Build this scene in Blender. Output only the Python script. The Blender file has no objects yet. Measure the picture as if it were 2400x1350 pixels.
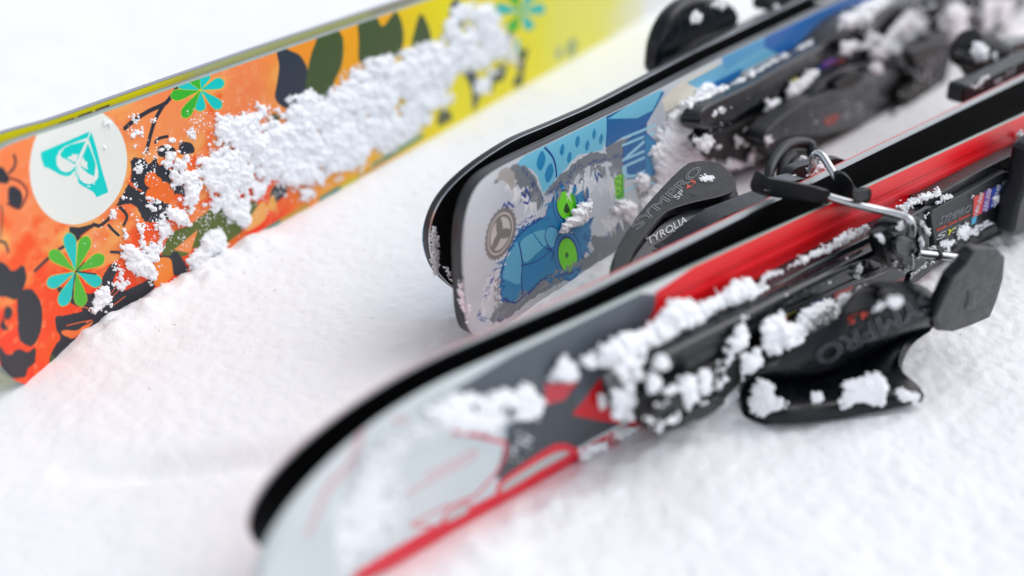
import bpy, bmesh, math, random
import numpy as np
from mathutils import Vector, Matrix
from mathutils.geometry import tessellate_polygon
R = math.radians
rng = np.random.RandomState(7)
sc = bpy.context.scene
C = sc.collection

# ------------------------------------------------------------------ camera
CAM_H, PITCH, FPX = 0.27, 29.6, 2333.0
cd = bpy.data.cameras.new('camera'); cam = bpy.data.objects.new('camera', cd); C.objects.link(cam)
cam.location = (0, 0, CAM_H); cam.rotation_euler = (R(90 - PITCH), 0, 0)
cd.sensor_width = 36; cd.lens = 35.0; cd.clip_start = 0.02; cd.clip_end = 200
cd.dof.use_dof = True; cd.dof.focus_distance = 0.515; cd.dof.aperture_fstop = 2.5
cd.dof.aperture_blades = 0
sc.camera = cam
# ------------------------------------------------------------------ sky and sun (overcast winter day)
SUN_EL, SUN_AZ = 52, 70            # azimuth clockwise from +Y
w = bpy.data.worlds.new('World'); sc.world = w; w.use_nodes = True
nt = w.node_tree; bg = nt.nodes['Background']
sky = nt.nodes.new('ShaderNodeTexSky'); sky.sky_type = 'NISHITA'; sky.sun_disc = False
sky.sun_elevation = R(SUN_EL); sky.sun_rotation = R(SUN_AZ)
sky.air_density = 1.0; sky.dust_density = 1.5; sky.ozone_density = 1.0
hsv = nt.nodes.new('ShaderNodeHueSaturation'); hsv.inputs['Saturation'].default_value = 0.3
nt.links.new(sky.outputs[0], hsv.inputs['Color']); nt.links.new(hsv.outputs[0], bg.inputs[0])
bg.inputs[1].default_value = 0.15
sd = bpy.data.lights.new('sun', 'SUN'); sun = bpy.data.objects.new('sun', sd); C.objects.link(sun)
sd.energy = 0.6; sd.angle = R(50); sd.color = (1, 0.985, 0.97)
sun.rotation_euler = (R(90 - SUN_EL), 0, R(180 - SUN_AZ))
sun.location = (1, 1, 2)
sc.view_settings.view_transform = 'Standard'; sc.view_settings.look = 'None'
sc.view_settings.exposure = 0.5; sc.view_settings.gamma = 1
sc.cycles.use_denoising = True
sc.cycles.max_bounces = 8; sc.cycles.diffuse_bounces = 4; sc.cycles.caustics_reflective = False

# ------------------------------------------------------------------ frames: one per pair of skis
cp, sp = math.cos(R(PITCH)), math.sin(R(PITCH))
EYE = np.array([0, 0, CAM_H])
def ray(px, py):
    a, b = (px - 1200) / FPX, (675 - py) / FPX
    return np.array([a, cp + sp * b, -sp + cp * b])
def ground(px, py, z=0.0):
    d = ray(px, py); return EYE + d * ((z - CAM_H) / d[2])
class Frame:
    """x along the ski (away from the tail), y across the pair (away from the viewer), z up"""
    def __init__(s, o, th):
        s.o = np.array([o[0], o[1], 0.0]); t = R(th)
        s.A = np.array([[math.sin(t), math.cos(t), 0], [-math.cos(t), math.sin(t), 0], [0, 0, 1]])
        s.rz = R(90 - th); s.e = s.A @ (EYE - s.o)
    def pl(s, px, py, p0, n):            # meets the plane through p0 with normal n (local)
        d = s.A @ ray(px, py); n = np.array(n, float); p0 = np.array(p0, float)
        return s.e + d * (((p0 - s.e) @ n) / (d @ n))
    def P(s, px, py, y): return s.pl(px, py, (0, y, 0), (0, 1, 0))
    def Z(s, px, py, z): return s.pl(px, py, (0, 0, z), (0, 0, 1))
    def S(s, px, py, yf):                # meets the curved sheet y = yf(u)
        y = 0.0
        for _ in range(8):
            q = s.P(px, py, y); y = yf(q[0])
        return s.P(px, py, y)
    def world(s, p): return np.asarray(p) @ s.A + s.o
FO = Frame(ground(270, 745), 30.0)
FB = Frame(ground(1450, 590), 38.5)
FR = Frame(ground(1500, 1010), 50.0)

# ------------------------------------------------------------------ materials
def srgb(c):
    if isinstance(c, str):
        c = tuple(int(c[i:i + 2], 16) / 255 for i in (0, 2, 4))
    return c
def lin(c): return tuple((x / 12.92 if x <= .04045 else ((x + .055) / 1.055) ** 2.4) for x in srgb(c))
def mat(name, col, rough=.5, metal=0, bump=0, bscale=400, var=0, vscale=60, coat=0, spec=.5, wet=0, image=None, sss=0):
    m = bpy.data.materials.new(name); m.use_nodes = True; n = m.node_tree.nodes; l = m.node_tree.links
    b = n['Principled BSDF']
    b.inputs['Roughness'].default_value = rough; b.inputs['Metallic'].default_value = metal
    b.inputs['Specular IOR Level'].default_value = spec
    b.inputs['Coat Weight'].default_value = coat; b.inputs['Coat Roughness'].default_value = .08
    tc = n.new('ShaderNodeTexCoord')
    base = None
    if image is not None:
        ti = n.new('ShaderNodeTexImage'); ti.image = image; ti.interpolation = 'Cubic'; ti.extension = 'EXTEND'
        l.new(tc.outputs['UV'], ti.inputs[0]); base = ti.outputs[0]
    else:
        c = n.new('ShaderNodeRGB'); c.outputs[0].default_value = (*lin(col), 1); base = c.outputs[0]
    if var:
        nz = n.new('ShaderNodeTexNoise'); nz.inputs['Scale'].default_value = vscale; nz.inputs['Detail'].default_value = 6
        l.new(tc.outputs['Object'], nz.inputs[0])
        mr = n.new('ShaderNodeMapRange'); mr.inputs[1].default_value = .3; mr.inputs[2].default_value = .7
        mr.inputs[3].default_value = 1 - var; mr.inputs[4].default_value = 1 + var
        l.new(nz.outputs[0], mr.inputs[0])
        mx = n.new('ShaderNodeVectorMath'); mx.operation = 'SCALE'
        l.new(base, mx.inputs[0]); l.new(mr.outputs[0], mx.inputs['Scale']); base = mx.outputs[0]
    l.new(base, b.inputs['Base Color'])
    if wet:
        nz = n.new('ShaderNodeTexNoise'); nz.inputs['Scale'].default_value = wet; nz.inputs['Detail'].default_value = 5
        l.new(tc.outputs['Object'], nz.inputs[0])
        mr = n.new('ShaderNodeMapRange'); mr.inputs[1].default_value = .45; mr.inputs[2].default_value = .55
        mr.inputs[3].default_value = rough; mr.inputs[4].default_value = max(.1, rough - .16)
        l.new(nz.outputs[0], mr.inputs[0]); l.new(mr.outputs[0], b.inputs['Roughness'])
    if bump:
        nz = n.new('ShaderNodeTexNoise'); nz.inputs['Scale'].default_value = bscale; nz.inputs['Detail'].default_value = 4
        l.new(tc.outputs['Object'], nz.inputs[0])
        bp = n.new('ShaderNodeBump'); bp.inputs['Strength'].default_value = bump; bp.inputs['Distance'].default_value = .0006
        l.new(nz.outputs[0], bp.inputs['Height']); l.new(bp.outputs[0], b.inputs['Normal'])
    if sss:
        b.inputs['Subsurface Weight'].default_value = sss
        b.inputs['Subsurface Radius'].default_value = (1, 1.05, 1.15); b.inputs['Subsurface Scale'].default_value = .0035
    return m
M = dict(
    snow=mat('snow', (.972, .975, .982), .8, bump=.35, bscale=1300, spec=.15, sss=0),
    ground=mat('snow_ground', (.962, .964, .97), .8, bump=.7, bscale=700, spec=.2, sss=.3),
    plastic=mat('black_plastic', '0f1217', .33, bump=.12, bscale=1500, var=.05, vscale=300, wet=160, spec=.33),
    gloss=mat('glossy_black_plastic', '101418', .24, var=.05, bump=.08, bscale=300, wet=120),
    grey=mat('grey_plastic', '1b1e22', .36, spec=.35, bump=.15, bscale=1500, var=.1),
    slate=mat('slate_plastic', '151b22', .25, bump=.1, bscale=500, var=.12),
    rubber=mat('black_rubber', '131417', .45, bump=.35, bscale=2200, var=.12),
    dark=mat('black_recess', '0c0c0e', .6, bump=.2, bscale=900),
    steel=mat('steel', 'c4c6c8', .28, 1, bump=.05, bscale=900, var=.06),
    edge=mat('steel_edge', '9c9fa2', .3, 1, bump=.15, bscale=1800, var=.1, vscale=200),
    base=mat('black_base', '08080a', .42, bump=.12, bscale=700, var=.25, vscale=40, spec=.3),
    sage=mat('sage_sidewall', '9aa79c', .45, bump=.15, bscale=900, var=.06),
    pale=mat('pale_sidewall', 'a9adab', .4, bump=.15, bscale=900, var=.06),
    black_side=mat('black_sidewall', '2a2b2e', .3, bump=.15, bscale=900, var=.15),
    lavender=mat('lavender_sidewall', '9293a0', .35, bump=.1, bscale=900, var=.06),
    print_grey=mat('grey_print', 'aeb4b8', .5), print_white=mat('white_print', 'd8dade', .5), print_dim=mat('dim_print', '6b7278', .5),
    print_red=mat('red_print', 'e0503c', .5), print_yellow=mat('yellow_print', 'e6dc1e', .5),
    chip_red=mat('red_label', 'd2453f', .45), chip_purple=mat('purple_label', '7d4aa6', .45), chip_blue=mat('blue_label', '2f4fb0', .45),
    chip_cyan=mat('cyan_label', '3fa6cc', .45), chip_yellow=mat('yellow_label', 'd6cf10', .45), chip_orange=mat('orange_label', 'd86a2a', .45),
    brass=mat('brass', 'a8905a', .35, .8),
)

# ------------------------------------------------------------------ object helpers
def mesh_obj(name, verts, faces, material, parent=None, smooth=True, uvs=None):
    me = bpy.data.meshes.new(name); me.from_pydata([tuple(v) for v in verts], [], faces); me.update()
    if uvs is not None:
        ul = me.uv_layers.new(name='UVMap')
        li = np.zeros(len(me.loops), np.int32); me.loops.foreach_get('vertex_index', li)
        ul.data.foreach_set('uv', np.asarray(uvs, np.float32)[li].ravel())
    me.polygons.foreach_set('use_smooth', [smooth] * len(me.polygons))
    me.materials.append(material)
    o = bpy.data.objects.new(name, me); C.objects.link(o)
    if parent: o.parent = parent
    return o
def tag(o, label=None, cat=None, group=None, kind=None):
    if label: o['label'] = label
    if cat: o['category'] = cat
    if group: o['group'] = group
    if kind: o['kind'] = kind
    return o
class Thing:
    def __init__(s, name, fr, off, label, cat, group):
        s.fr = fr; s.off = np.array(off, float)
        e = bpy.data.objects.new(name, None); C.objects.link(e); e.empty_display_size = .02
        e.location = tuple(fr.world(s.off)); e.rotation_euler = (0, 0, fr.rz)
        s.e = e; tag(e, label, cat, group)
    def add(s, name, v, f, m, parent=None, **k):
        return mesh_obj(name, np.asarray(v, float) - s.off, f, m, parent or s.e, **k)
def catmull(pts, n=6, closed=True):
    pts = [np.array(p, float) for p in pts]; N = len(pts); out = []
    rngN = N if closed else N - 1
    for i in range(rngN):
        g = (lambda k: pts[k % N]) if closed else (lambda k: pts[min(max(k, 0), N - 1)])
        p0, p1, p2, p3 = g(i - 1), g(i), g(i + 1), g(i + 2)
        for k in range(n):
            t = k / n
            out.append(.5 * ((2 * p1) + (-p0 + p2) * t + (2 * p0 - 5 * p1 + 4 * p2 - p3) * t * t + (-p0 + 3 * p1 - 3 * p2 + p3) * t ** 3))
    if not closed: out.append(pts[-1])
    return out
def bevel(o, wd, seg=3, ang=35):
    b = o.modifiers.new('bevel', 'BEVEL'); b.width = wd; b.segments = seg; b.limit_method = 'ANGLE'; b.angle_limit = R(ang)
    wn = o.modifiers.new('normals', 'WEIGHTED_NORMAL'); wn.keep_sharp = True
def slab(T, name, px, plane, thick, m, parent=None, bev=.0012, smooth=4, taper=0.0):
    """piece whose outer face has the traced outline px on the plane (p0, n); thick goes away from the viewer"""
    p0, n = plane; n = np.array(n, float); n /= np.linalg.norm(n)
    if n @ (T.fr.e - np.array(p0)) < 0: n = -n
    q = catmull(px, smooth) if smooth else [np.array(p, float) for p in px]
    P3 = np.array([T.fr.pl(a[0], a[1], p0, n) for a in q])
    c = P3.mean(0); back = c + (P3 - c) * (1 - taper) - n * thick
    N = len(P3)
    bm = bmesh.new()
    f = [bm.verts.new(tuple(v - T.off)) for v in P3]; b = [bm.verts.new(tuple(v - T.off)) for v in back]
    bm.faces.new(f); bm.faces.new(b[::-1])
    for i in range(N):
        bm.faces.new((f[i], b[i], b[(i + 1) % N], f[(i + 1) % N]))
    bmesh.ops.recalc_face_normals(bm, faces=bm.faces)
    me = bpy.data.meshes.new(name); bm.to_mesh(me); bm.free()
    me.polygons.foreach_set('use_smooth', [True] * len(me.polygons)); me.materials.append(m)
    o = bpy.data.objects.new(name, me); C.objects.link(o); o.parent = parent or T.e
    bevel(o, bev)
    return o
def tube_geo(P, rad, k=12, cap=True):
    P = [np.array(p, float) for p in P]; V = []; F = []
    rad = rad if hasattr(rad, '__len__') else [rad] * len(P)
    up = np.array([.13, .2, .97])
    for i, p in enumerate(P):
        t = P[min(i + 1, len(P) - 1)] - P[max(i - 1, 0)]; t /= np.linalg.norm(t)
        a = np.cross(t, up); a /= np.linalg.norm(a); b = np.cross(t, a)
        for j in range(k):
            w_ = 2 * math.pi * j / k; V.append(p + rad[i] * (a * math.cos(w_) + b * math.sin(w_)))
    for i in range(len(P) - 1):
        for j in range(k):
            F.append((i * k + j, i * k + (j + 1) % k, (i + 1) * k + (j + 1) % k, (i + 1) * k + j))
    if cap:
        F.append(tuple(range(k))[::-1]); F.append(tuple(range((len(P) - 1) * k, len(P) * k)))
    return V, F
def tube(T, name, pts, rad, m, parent=None, n=8, k=14):
    """pts: (px, py, y) or 3D local if len 4"""
    P = [T.fr.P(*p) for p in pts]
    P = catmull(P, n, False)
    if hasattr(rad, '__len__'):
        rad = list(np.interp(np.linspace(0, len(rad) - 1, len(P)), range(len(rad)), rad))
    V, F = tube_geo(P, rad, k)
    return T.add(name, V, F, m, parent)
def loft(T, name, rows, thick, m, parent=None, N=48, sub=6, bev=.001):
    """rows: curves of (px, py, y); smooth shell through them, given a thickness away from the viewer"""
    G = []
    for r_ in rows:
        c = np.array(catmull([T.fr.P(*p) for p in r_], 10, False))
        d = np.r_[0, np.cumsum(np.linalg.norm(np.diff(c, axis=0), axis=1))]; d /= d[-1]
        s = np.linspace(0, 1, N); G.append(np.stack([np.interp(s, d, c[:, k]) for k in range(3)], 1))
    G = np.array(G); rows_ = [np.array(catmull(list(G[:, i]), sub, False)) for i in range(N)]
    A = np.array(rows_); H = A.shape[1]; V = A.reshape(-1, 3)
    F = [(i * H + j, i * H + j + 1, (i + 1) * H + j + 1, (i + 1) * H + j) for i in range(N - 1) for j in range(H - 1)]
    o = T.add(name, V, F, m, parent)
    s = o.modifiers.new('thickness', 'SOLIDIFY'); s.thickness = thick; s.offset = 0; s.use_even_offset = False
    bevel(o, bev, 2, 50)
    return o, A
# --- lettering
def text_tris(body, outline=0):
    cu = bpy.data.curves.new('t', 'FONT'); cu.body = body; cu.size = 1
    if outline: cu.fill_mode = 'NONE'; cu.bevel_depth = outline; cu.bevel_resolution = 0
    o = bpy.data.objects.new('t', cu); C.objects.link(o)
    dg = bpy.context.evaluated_depsgraph_get(); me = bpy.data.meshes.new_from_object(o.evaluated_get(dg))
    me.calc_loop_triangles()
    v = np.array([x.co[:] for x in me.vertices]).reshape(-1, 3); t = np.array([x.vertices[:] for x in me.loop_triangles])
    bpy.data.objects.remove(o); bpy.data.curves.remove(cu); bpy.data.meshes.remove(me)
    lo, hi = v[:, :2].min(0), v[:, :2].max(0)
    v[:, :2] = (v[:, :2] - lo) / (hi - lo); v[:, 2] -= v[:, 2].mean()
    return v, t
def text_on(T, name, body, plane, a, b, c, m, parent=None, outline=0, lift=.0002, thick=.0003, shear=0):
    """lettering on a flat face: a = lower left, b = lower right, c = upper left (pixels on the plane)"""
    v, t = text_tris(body, outline); p0, n = plane; n = np.array(n, float); n /= np.linalg.norm(n)
    if n @ (T.fr.e - np.array(p0)) < 0: n = -n
    A, B, Cc = (T.fr.pl(*q, p0, n) for q in (a, b, c))
    zs = v[:, 2] / (np.abs(v[:, 2]).max() + 1e-9) * thick if outline else np.zeros(len(v))
    V = A + np.outer(v[:, 0] + shear * v[:, 1], B - A) + np.outer(v[:, 1], Cc - A) + np.outer(lift + zs, n)
    o = T.add(name, V, [tuple(x) for x in t.tolist()], m, parent, smooth=False)
    if not outline:
        s = o.modifiers.new('thickness', 'SOLIDIFY'); s.thickness = lift; s.offset = 0
    return o
def patch(T, name, px, plane, m, parent=None, lift=.0002):
    p0, n = plane; n = np.array(n, float); n /= np.linalg.norm(n)
    if n @ (T.fr.e - np.array(p0)) < 0: n = -n
    V = [T.fr.pl(*q, p0, n) + n * lift for q in px]; N = len(V)
    W = [v - n * lift * .8 for v in V]
    F = [tuple(range(N))] + [(i, (i + 1) % N, N + (i + 1) % N, N + i) for i in range(N)]
    return T.add(name, V + W, F, m, parent, smooth=False)

# ------------------------------------------------------------------ painted top sheets (flat print, drawn in ski coordinates)
def vnoise(x, y, seed=0):
    xi, yi = np.floor(x).astype(np.int64), np.floor(y).astype(np.int64); xf, yf = x - xi, y - yi
    def h(a, b):
        k = (a * 374761393 + b * 668265263 + seed * 1274126177) & 0x7fffffff
        k = ((k ^ (k >> 13)) * 1274126177) & 0x7fffffff
        return ((k ^ (k >> 16)) & 0xffff) / 65535.0
    sx, sy = xf * xf * (3 - 2 * xf), yf * yf * (3 - 2 * yf)
    return (h(xi, yi) * (1 - sx) + h(xi + 1, yi) * sx) * (1 - sy) + (h(xi, yi + 1) * (1 - sx) + h(xi + 1, yi + 1) * sx) * sy
def fbm(x, y, o=4, seed=0, gain=.5):
    s = 0; a = 1; t = 0
    for i in range(o):
        s = s + a * vnoise(x * 2 ** i, y * 2 ** i, seed + i * 17); t += a; a *= gain
    return s / t
class Canvas:
    def __init__(s, fr, yf, u0, u1, z0, z1, res, bg_col):
        s.fr, s.yf, s.u0, s.u1, s.z0, s.z1, s.res = fr, yf, u0, u1, z0, z1, res
        s.W, s.H = int((u1 - u0) / res), int((z1 - z0) / res)
        s.X, s.Y = np.meshgrid(u0 + (np.arange(s.W) + .5) * res, z0 + (np.arange(s.H) + .5) * res)
        s.im = np.ones((s.H, s.W, 3), np.float32) * np.array(srgb(bg_col), np.float32)
    def uv(s, px, py): q = s.fr.S(px, py, s.yf); return (q[0], q[2])
    def blend(s, sl, a, col):
        a = a[..., None]; s.im[sl] = s.im[sl] * (1 - a) + np.array(srgb(col), np.float32) * a
    def box(s, P, pad):
        lo = np.min(P, 0) - pad; hi = np.max(P, 0) + pad
        i0, i1 = max(0, int((lo[0] - s.u0) / s.res)), min(s.W, int((hi[0] - s.u0) / s.res) + 2)
        j0, j1 = max(0, int((lo[1] - s.z0) / s.res)), min(s.H, int((hi[1] - s.z0) / s.res) + 2)
        return (slice(j0, j1), slice(i0, i1)) if i1 > i0 and j1 > j0 else None
    def sdf(s, P, X, Y, closed=True):
        d = np.full(X.shape, 1e9); ins = np.zeros(X.shape, bool); N = len(P)
        for i in range(N if closed else N - 1):
            ax, ay = P[i]; bx, by = P[(i + 1) % N]
            ex, ey = bx - ax, by - ay; wx, wy = X - ax, Y - ay
            t = np.clip((wx * ex + wy * ey) / (ex * ex + ey * ey + 1e-18), 0, 1)
            d = np.minimum(d, (wx - ex * t) ** 2 + (wy - ey * t) ** 2)
            if closed:
                c = (ay > Y) != (by > Y)
                with np.errstate(divide='ignore', invalid='ignore'):
                    xx = (bx - ax) * (Y - ay) / ((by - ay) if by != ay else 1e-12) + ax
                ins ^= c & (X < xx)
        d = np.sqrt(d); return np.where(ins, -d, d) if closed else d
    def poly(s, px, col, smooth=4, rough=0, rs=900, outline=None, ow=.0006, off=(0, 0), sc_=1.0, soft=1.0, alpha=1.0, uv=False):
        P = [((p[0] / sc_ + off[0]), (p[1] / sc_ + off[1])) for p in px]
        if smooth: P = [tuple(q) for q in catmull(P, smooth)]
        U = np.array(P) if uv else np.array([s.uv(*p) for p in P])
        sl = s.box(U, .003)
        if sl is None: return
        X, Y = s.X[sl], s.Y[sl]
        if rough:
            X = X + rough * (fbm(X * rs, Y * rs, 3, 3) - .5); Y = Y + rough * (fbm(X * rs, Y * rs, 3, 9) - .5)
        d = s.sdf(U, X, Y)
        if outline: s.blend(sl, np.clip(.5 - (d - ow) / s.res / soft, 0, 1) * alpha, outline)
        s.blend(sl, np.clip(.5 - d / s.res / soft, 0, 1) * alpha, col)
    def line(s, px, col, wd, off=(0, 0), sc_=1.0, smooth=6, rough=0, taper=False, alpha=1.0):
        P = [((p[0] / sc_ + off[0]), (p[1] / sc_ + off[1])) for p in px]
        if smooth: P = [tuple(q) for q in catmull(P, smooth, False)]
        U = np.array([s.uv(*p) for p in P]); sl = s.box(U, wd + .002)
        if sl is None: return
        X, Y = s.X[sl], s.Y[sl]
        if rough: X = X + rough * (fbm(X * 900, Y * 900, 2, 5) - .5)
        s.blend(sl, np.clip(.5 - (s.sdf(U, X, Y, False) - wd / 2) / s.res, 0, 1) * alpha, col)
    def ell(s, px, py, ru, rz, col, rot=0, uv=False, soft=1.0, alpha=1.0):
        cx, cy = (px, py) if uv else s.uv(px, py)
        sl = s.box(np.array([(cx - ru - rz, cy - rz - ru), (cx + ru + rz, cy + rz + ru)]), 0)
        if sl is None: return
        X, Y = s.X[sl] - cx, s.Y[sl] - cy; c_, s_ = math.cos(rot), math.sin(rot)
        x, y = X * c_ + Y * s_, -X * s_ + Y * c_
        q = np.sqrt((x / ru) ** 2 + (y / rz) ** 2)
        s.blend(sl, np.clip(.5 - (q - 1) * min(ru, rz) / s.res / soft, 0, 1) * alpha, col)
    def petal(s, c, tip, wpx, col, rim='f0d23c'):
        c = np.array(c, float); t = np.array(tip, float); d = t - c; L = np.linalg.norm(d); d /= L; nn = np.array([-d[1], d[0]])
        prof = [(.04, 0), (.3, .42), (.55, .8), (.75, 1), (.9, .82), (1, .0), (.9, -.82), (.75, -1), (.55, -.8), (.3, -.42)]
        P = [tuple(c + d * L * a + nn * wpx * .5 * b) for a, b in prof]
        s.poly(P, col, 5, outline=rim, ow=.00028)
    def text(s, body, a, b, c, col, shear=0):
        v, t = text_tris(body); A, B, Cc = (np.array(s.uv(*q)) for q in (a, b, c))
        V = A + np.outer(v[:, 0] + shear * v[:, 1], B - A) + np.outer(v[:, 1], Cc - A)
        sl = s.box(V, .001)
        if sl is None: return
        X, Y = s.X[sl], s.Y[sl]; m = np.zeros(X.shape)
        for tr in t: m = np.maximum(m, np.clip(.6 - s.sdf([tuple(V[k]) for k in tr], X, Y) / s.res, 0, 1))
        s.blend(sl, m, col)
    def image(s, name):
        im = bpy.data.images.new(name, s.W, s.H, alpha=False)
        px = np.ones((s.H, s.W, 4), np.float32); px[..., :3] = np.clip(s.im, 0, 1)
        im.pixels.foreach_set(px.ravel()); im.pack(); return im
    def uvmap(s, V): V = np.asarray(V); return np.stack([(V[:, 0] - s.u0) / (s.u1 - s.u0), (V[:, 2] - s.z0) / (s.z1 - s.z0)], 1)

# ------------------------------------------------------------------ a ski: top sheet, base, sidewall, steel edge
def build_ski(T, side, ue, uc, m, ztop, zbot, yf, t, mats, canvas=None, sh=.0012, umax=1.25, j0=.8):
    """side +1: top sheet towards the viewer (base at +y); side -1: base towards the viewer. yf(u) is the y of the face towards the viewer"""
    a = np.linspace(0, math.pi / 2, 26)
    us = uc - (uc - ue) * np.cos(a) ** (2 / m); fac = np.clip(1 - ((uc - us) / (uc - ue)) ** m, 0, 1) ** (1 / m); fac[0] = .02
    us = np.r_[us, np.linspace(uc, umax, 110)[1:]]; fac = np.r_[fac, np.ones(109)]
    J = np.r_[-1, -.985, -.95, -.9, np.linspace(-.8, .8, 15), .9, .95, .985, 1]; NJ = len(J)
    zc = np.array([(ztop(u) + zbot(u)) / 2 for u in us]); hw = np.array([(ztop(u) - zbot(u)) / 2 for u in us]) * fac
    Z = zc[:, None] + hw[:, None] * J[None]
    U = np.repeat(us[:, None], NJ, 1); YF = np.array([yf(u) for u in us])[:, None]; TT = np.array([t(u) for u in us])[:, None]
    s_ = sh * np.clip((np.abs(J) - j0) / (1 - j0), 0, 1) ** 2
    top = (YF + s_[None]) if side > 0 else (YF + TT - s_[None])
    bas = (YF + TT + 0 * U) if side > 0 else (YF + 0 * U)
    n = len(us)
    def grid(Yv, flip):
        V = np.stack([U, Yv + 0 * U, Z], -1).reshape(-1, 3)
        F = [(i * NJ + j, (i + 1) * NJ + j, (i + 1) * NJ + j + 1, i * NJ + j + 1) for i in range(n - 1) for j in range(NJ - 1)]
        return V, [f[::-1] for f in F] if flip else F
    V, F = grid(top, side < 0); T.add('topsheet', V, F, mats['top'], uvs=canvas.uvmap(V) if canvas else None)
    V, F = grid(bas, side > 0); T.add('base', V, F, mats['base'], uvs=canvas.uvmap(V) if canvas else None)
    # perimeter, lower edge from far to tail, round the tail, upper edge back
    idx = [(i, 0) for i in range(n - 1, -1, -1)] + [(0, j) for j in range(1, NJ - 1)] + [(i, NJ - 1) for i in range(n)]
    A = np.array([(U[i, j], top[i, j], Z[i, j]) for i, j in idx]); B = np.array([(U[i, j], bas[i, j], Z[i, j]) for i, j in idx])
    def strip(name, k0, k1, push, m_, bulge=0):
        rows = []; ks = np.linspace(k0, k1, 4)
        d = np.gradient(A[:, [0, 2]], axis=0); nn = np.stack([d[:, 1], -d[:, 0]], 1); nn /= np.linalg.norm(nn, axis=1)[:, None] + 1e-12
        nn = -nn
        # outward: away from the centre line
        for q, k in enumerate(ks):
            p = A * (1 - k) + B * k
            pp = push + bulge * math.sin(math.pi * q / 3)
            p[:, 0] += nn[:, 0] * pp; p[:, 2] += nn[:, 1] * pp; rows.append(p)
        L = len(A); V = np.concatenate(rows)
        F = [(r * L + i, r * L + i + 1, (r + 1) * L + i + 1, (r + 1) * L + i) for r in range(3) for i in range(L - 1)]
        return T.add(name, V, F, m_)
    if 'side2' in mats:
        kk = mats.get('k', .3); strip('sidewall', 0, kk, .0, mats['side'], .0001); strip('sidewall', kk, .80, 0, mats['side2'], .0002)
    else: strip('sidewall', 0, .80, 0, mats['side'], .0002)
    strip('steel_edge', .80, 1.0, .00015, mats['edge'])
    return us

# ================================================================== ORANGE PAIR
def yfO(u): return -3.0 * max(0, -u) ** 2
ztO = lambda u: .1058 + .0035 * max(0, min(1, -u / .05)) - .010 * max(0, min(1, u / .6)) ** 1.3
zbO = lambda u: -.008 - .004 * max(0, min(1, -u / .05)) + .006 * max(0, min(1, u / .5))
cv = Canvas(FO, yfO, -.085, .75, -.02, .12, .00025, 'f58a58')
X, Y = cv.X, cv.Y
n1 = fbm(X * 45, Y * 45, 5, 1); n2 = fbm(X * 160, Y * 160, 4, 2); n3 = fbm(X * 22, Y * 22, 3, 8)
def mixto(col, a, sl=slice(None)):
    a = np.clip(a, 0, 1)[..., None]; cv.im[:] = cv.im * (1 - a) + np.array(srgb(col), np.float32) * a
u650 = cv.uv(650, 170)[0]; u900 = cv.uv(900, 90)[0]; u1230 = cv.uv(1240, 60)[0]; u1400 = cv.uv(1430, 60)[0]
mixto('f4975f', (n1 - .35) * 3)
mixto('f05a22', (n3 + .55 * n2 - .72 + (.05 - Y) * 5) * 4)
mixto('ee4318', (fbm(X * 30, Y * 30, 4, 31) - .56 + (.03 - Y) * 5) * 5 * (X < u650))
mixto('f2ab66', (fbm(X * 35, Y * 55, 4, 41) - .56) * 7 * (Y > .03))
mixto('f3a83c', (X - u650 + .02) / .05)
mixto('ecc81a', (X - u900 + .05) / .08 + (n1 - .5) * .8 * (X > u650))
mixto('ecdc10', (X - u900 - .02) / .05)
mixto('e8e264', (X - u1230 + .01) / .06)
mixto('e4e3dc', (X - cv.uv(1400, 80)[0]) / .12 + (n1 - .5) * .7)
mixto('ffb58a', (fbm(X * 260, Y * 260, 3, 5) - .6) * 2.2 * (X < u900))
K = '2c2e36'; OL = '5d6a2c'; DG = '46562f'
g3 = dict(off=(560, 0), sc_=3.069); g2 = dict(off=(0, 480), sc_=3.069); g1 = dict(off=(0, 100), sc_=3.375); gl = dict(off=(0, 300), sc_=3.376)
# leaves along the upper edge
cv.poly([(285, 360), (400, 330), (460, 420), (492, 500), (492, 640), (470, 760), (340, 780), (262, 710), (275, 600), (290, 480)], '333843', **g3)
cv.poly([(555, 255), (720, 190), (752, 300), (742, 460), (690, 580), (640, 700), (540, 720), (480, 640), (500, 480), (530, 360)], DG, **g3)
cv.poly([(340, 335), (560, 245), (525, 380), (490, 470), (440, 400)], 'f49a34', **g3)
cv.poly([(725, 190), (870, 140), (862, 300), (880, 440), (700, 590), (752, 440), (757, 300)], 'f2a820', **g3)
cv.poly([(870, 140), (985, 95), (1030, 190), (1125, 80), (1180, 200), (1172, 350), (1080, 440), (880, 460), (862, 300)], DG, **g3)
cv.poly([(985, 95), (1125, 75), (1090, 130), (1040, 190), (1010, 150)], 'f2b020', **g3)
cv.poly([(1310, 100), (1372, 220), (1372, 310), (1250, 340), (1262, 230)], DG, **g3)
cv.poly([(1590, 0), (1620, 120), (1570, 230), (1495, 250), (1510, 120), (1530, 20)], '3c4a58', **g3)
for k in range(14):     # pale scratches in the leaves
    q = .00025
    a = 540 + rng.rand() * 600; b = 180 + rng.rand() * 380
    cv.line([(a, b), (a + 60, b - 22)], '76806a' if k % 2 else '565f50', .00022, smooth=0, alpha=.5, **g3)
cv.poly([(1440, 810), (1500, 790), (1535, 850), (1480, 890), (1430, 900)], '5a5a3a', **g3)
cv.poly([(1620, 520), (1670, 640), (1690, 800), (1740, 640), (1680, 500)], '3a4550', **g3)
cv.ell(1222, 150, .006, .009, '30343c'); cv.ell(1150, 195, .006, .008, '666a24')
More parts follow.
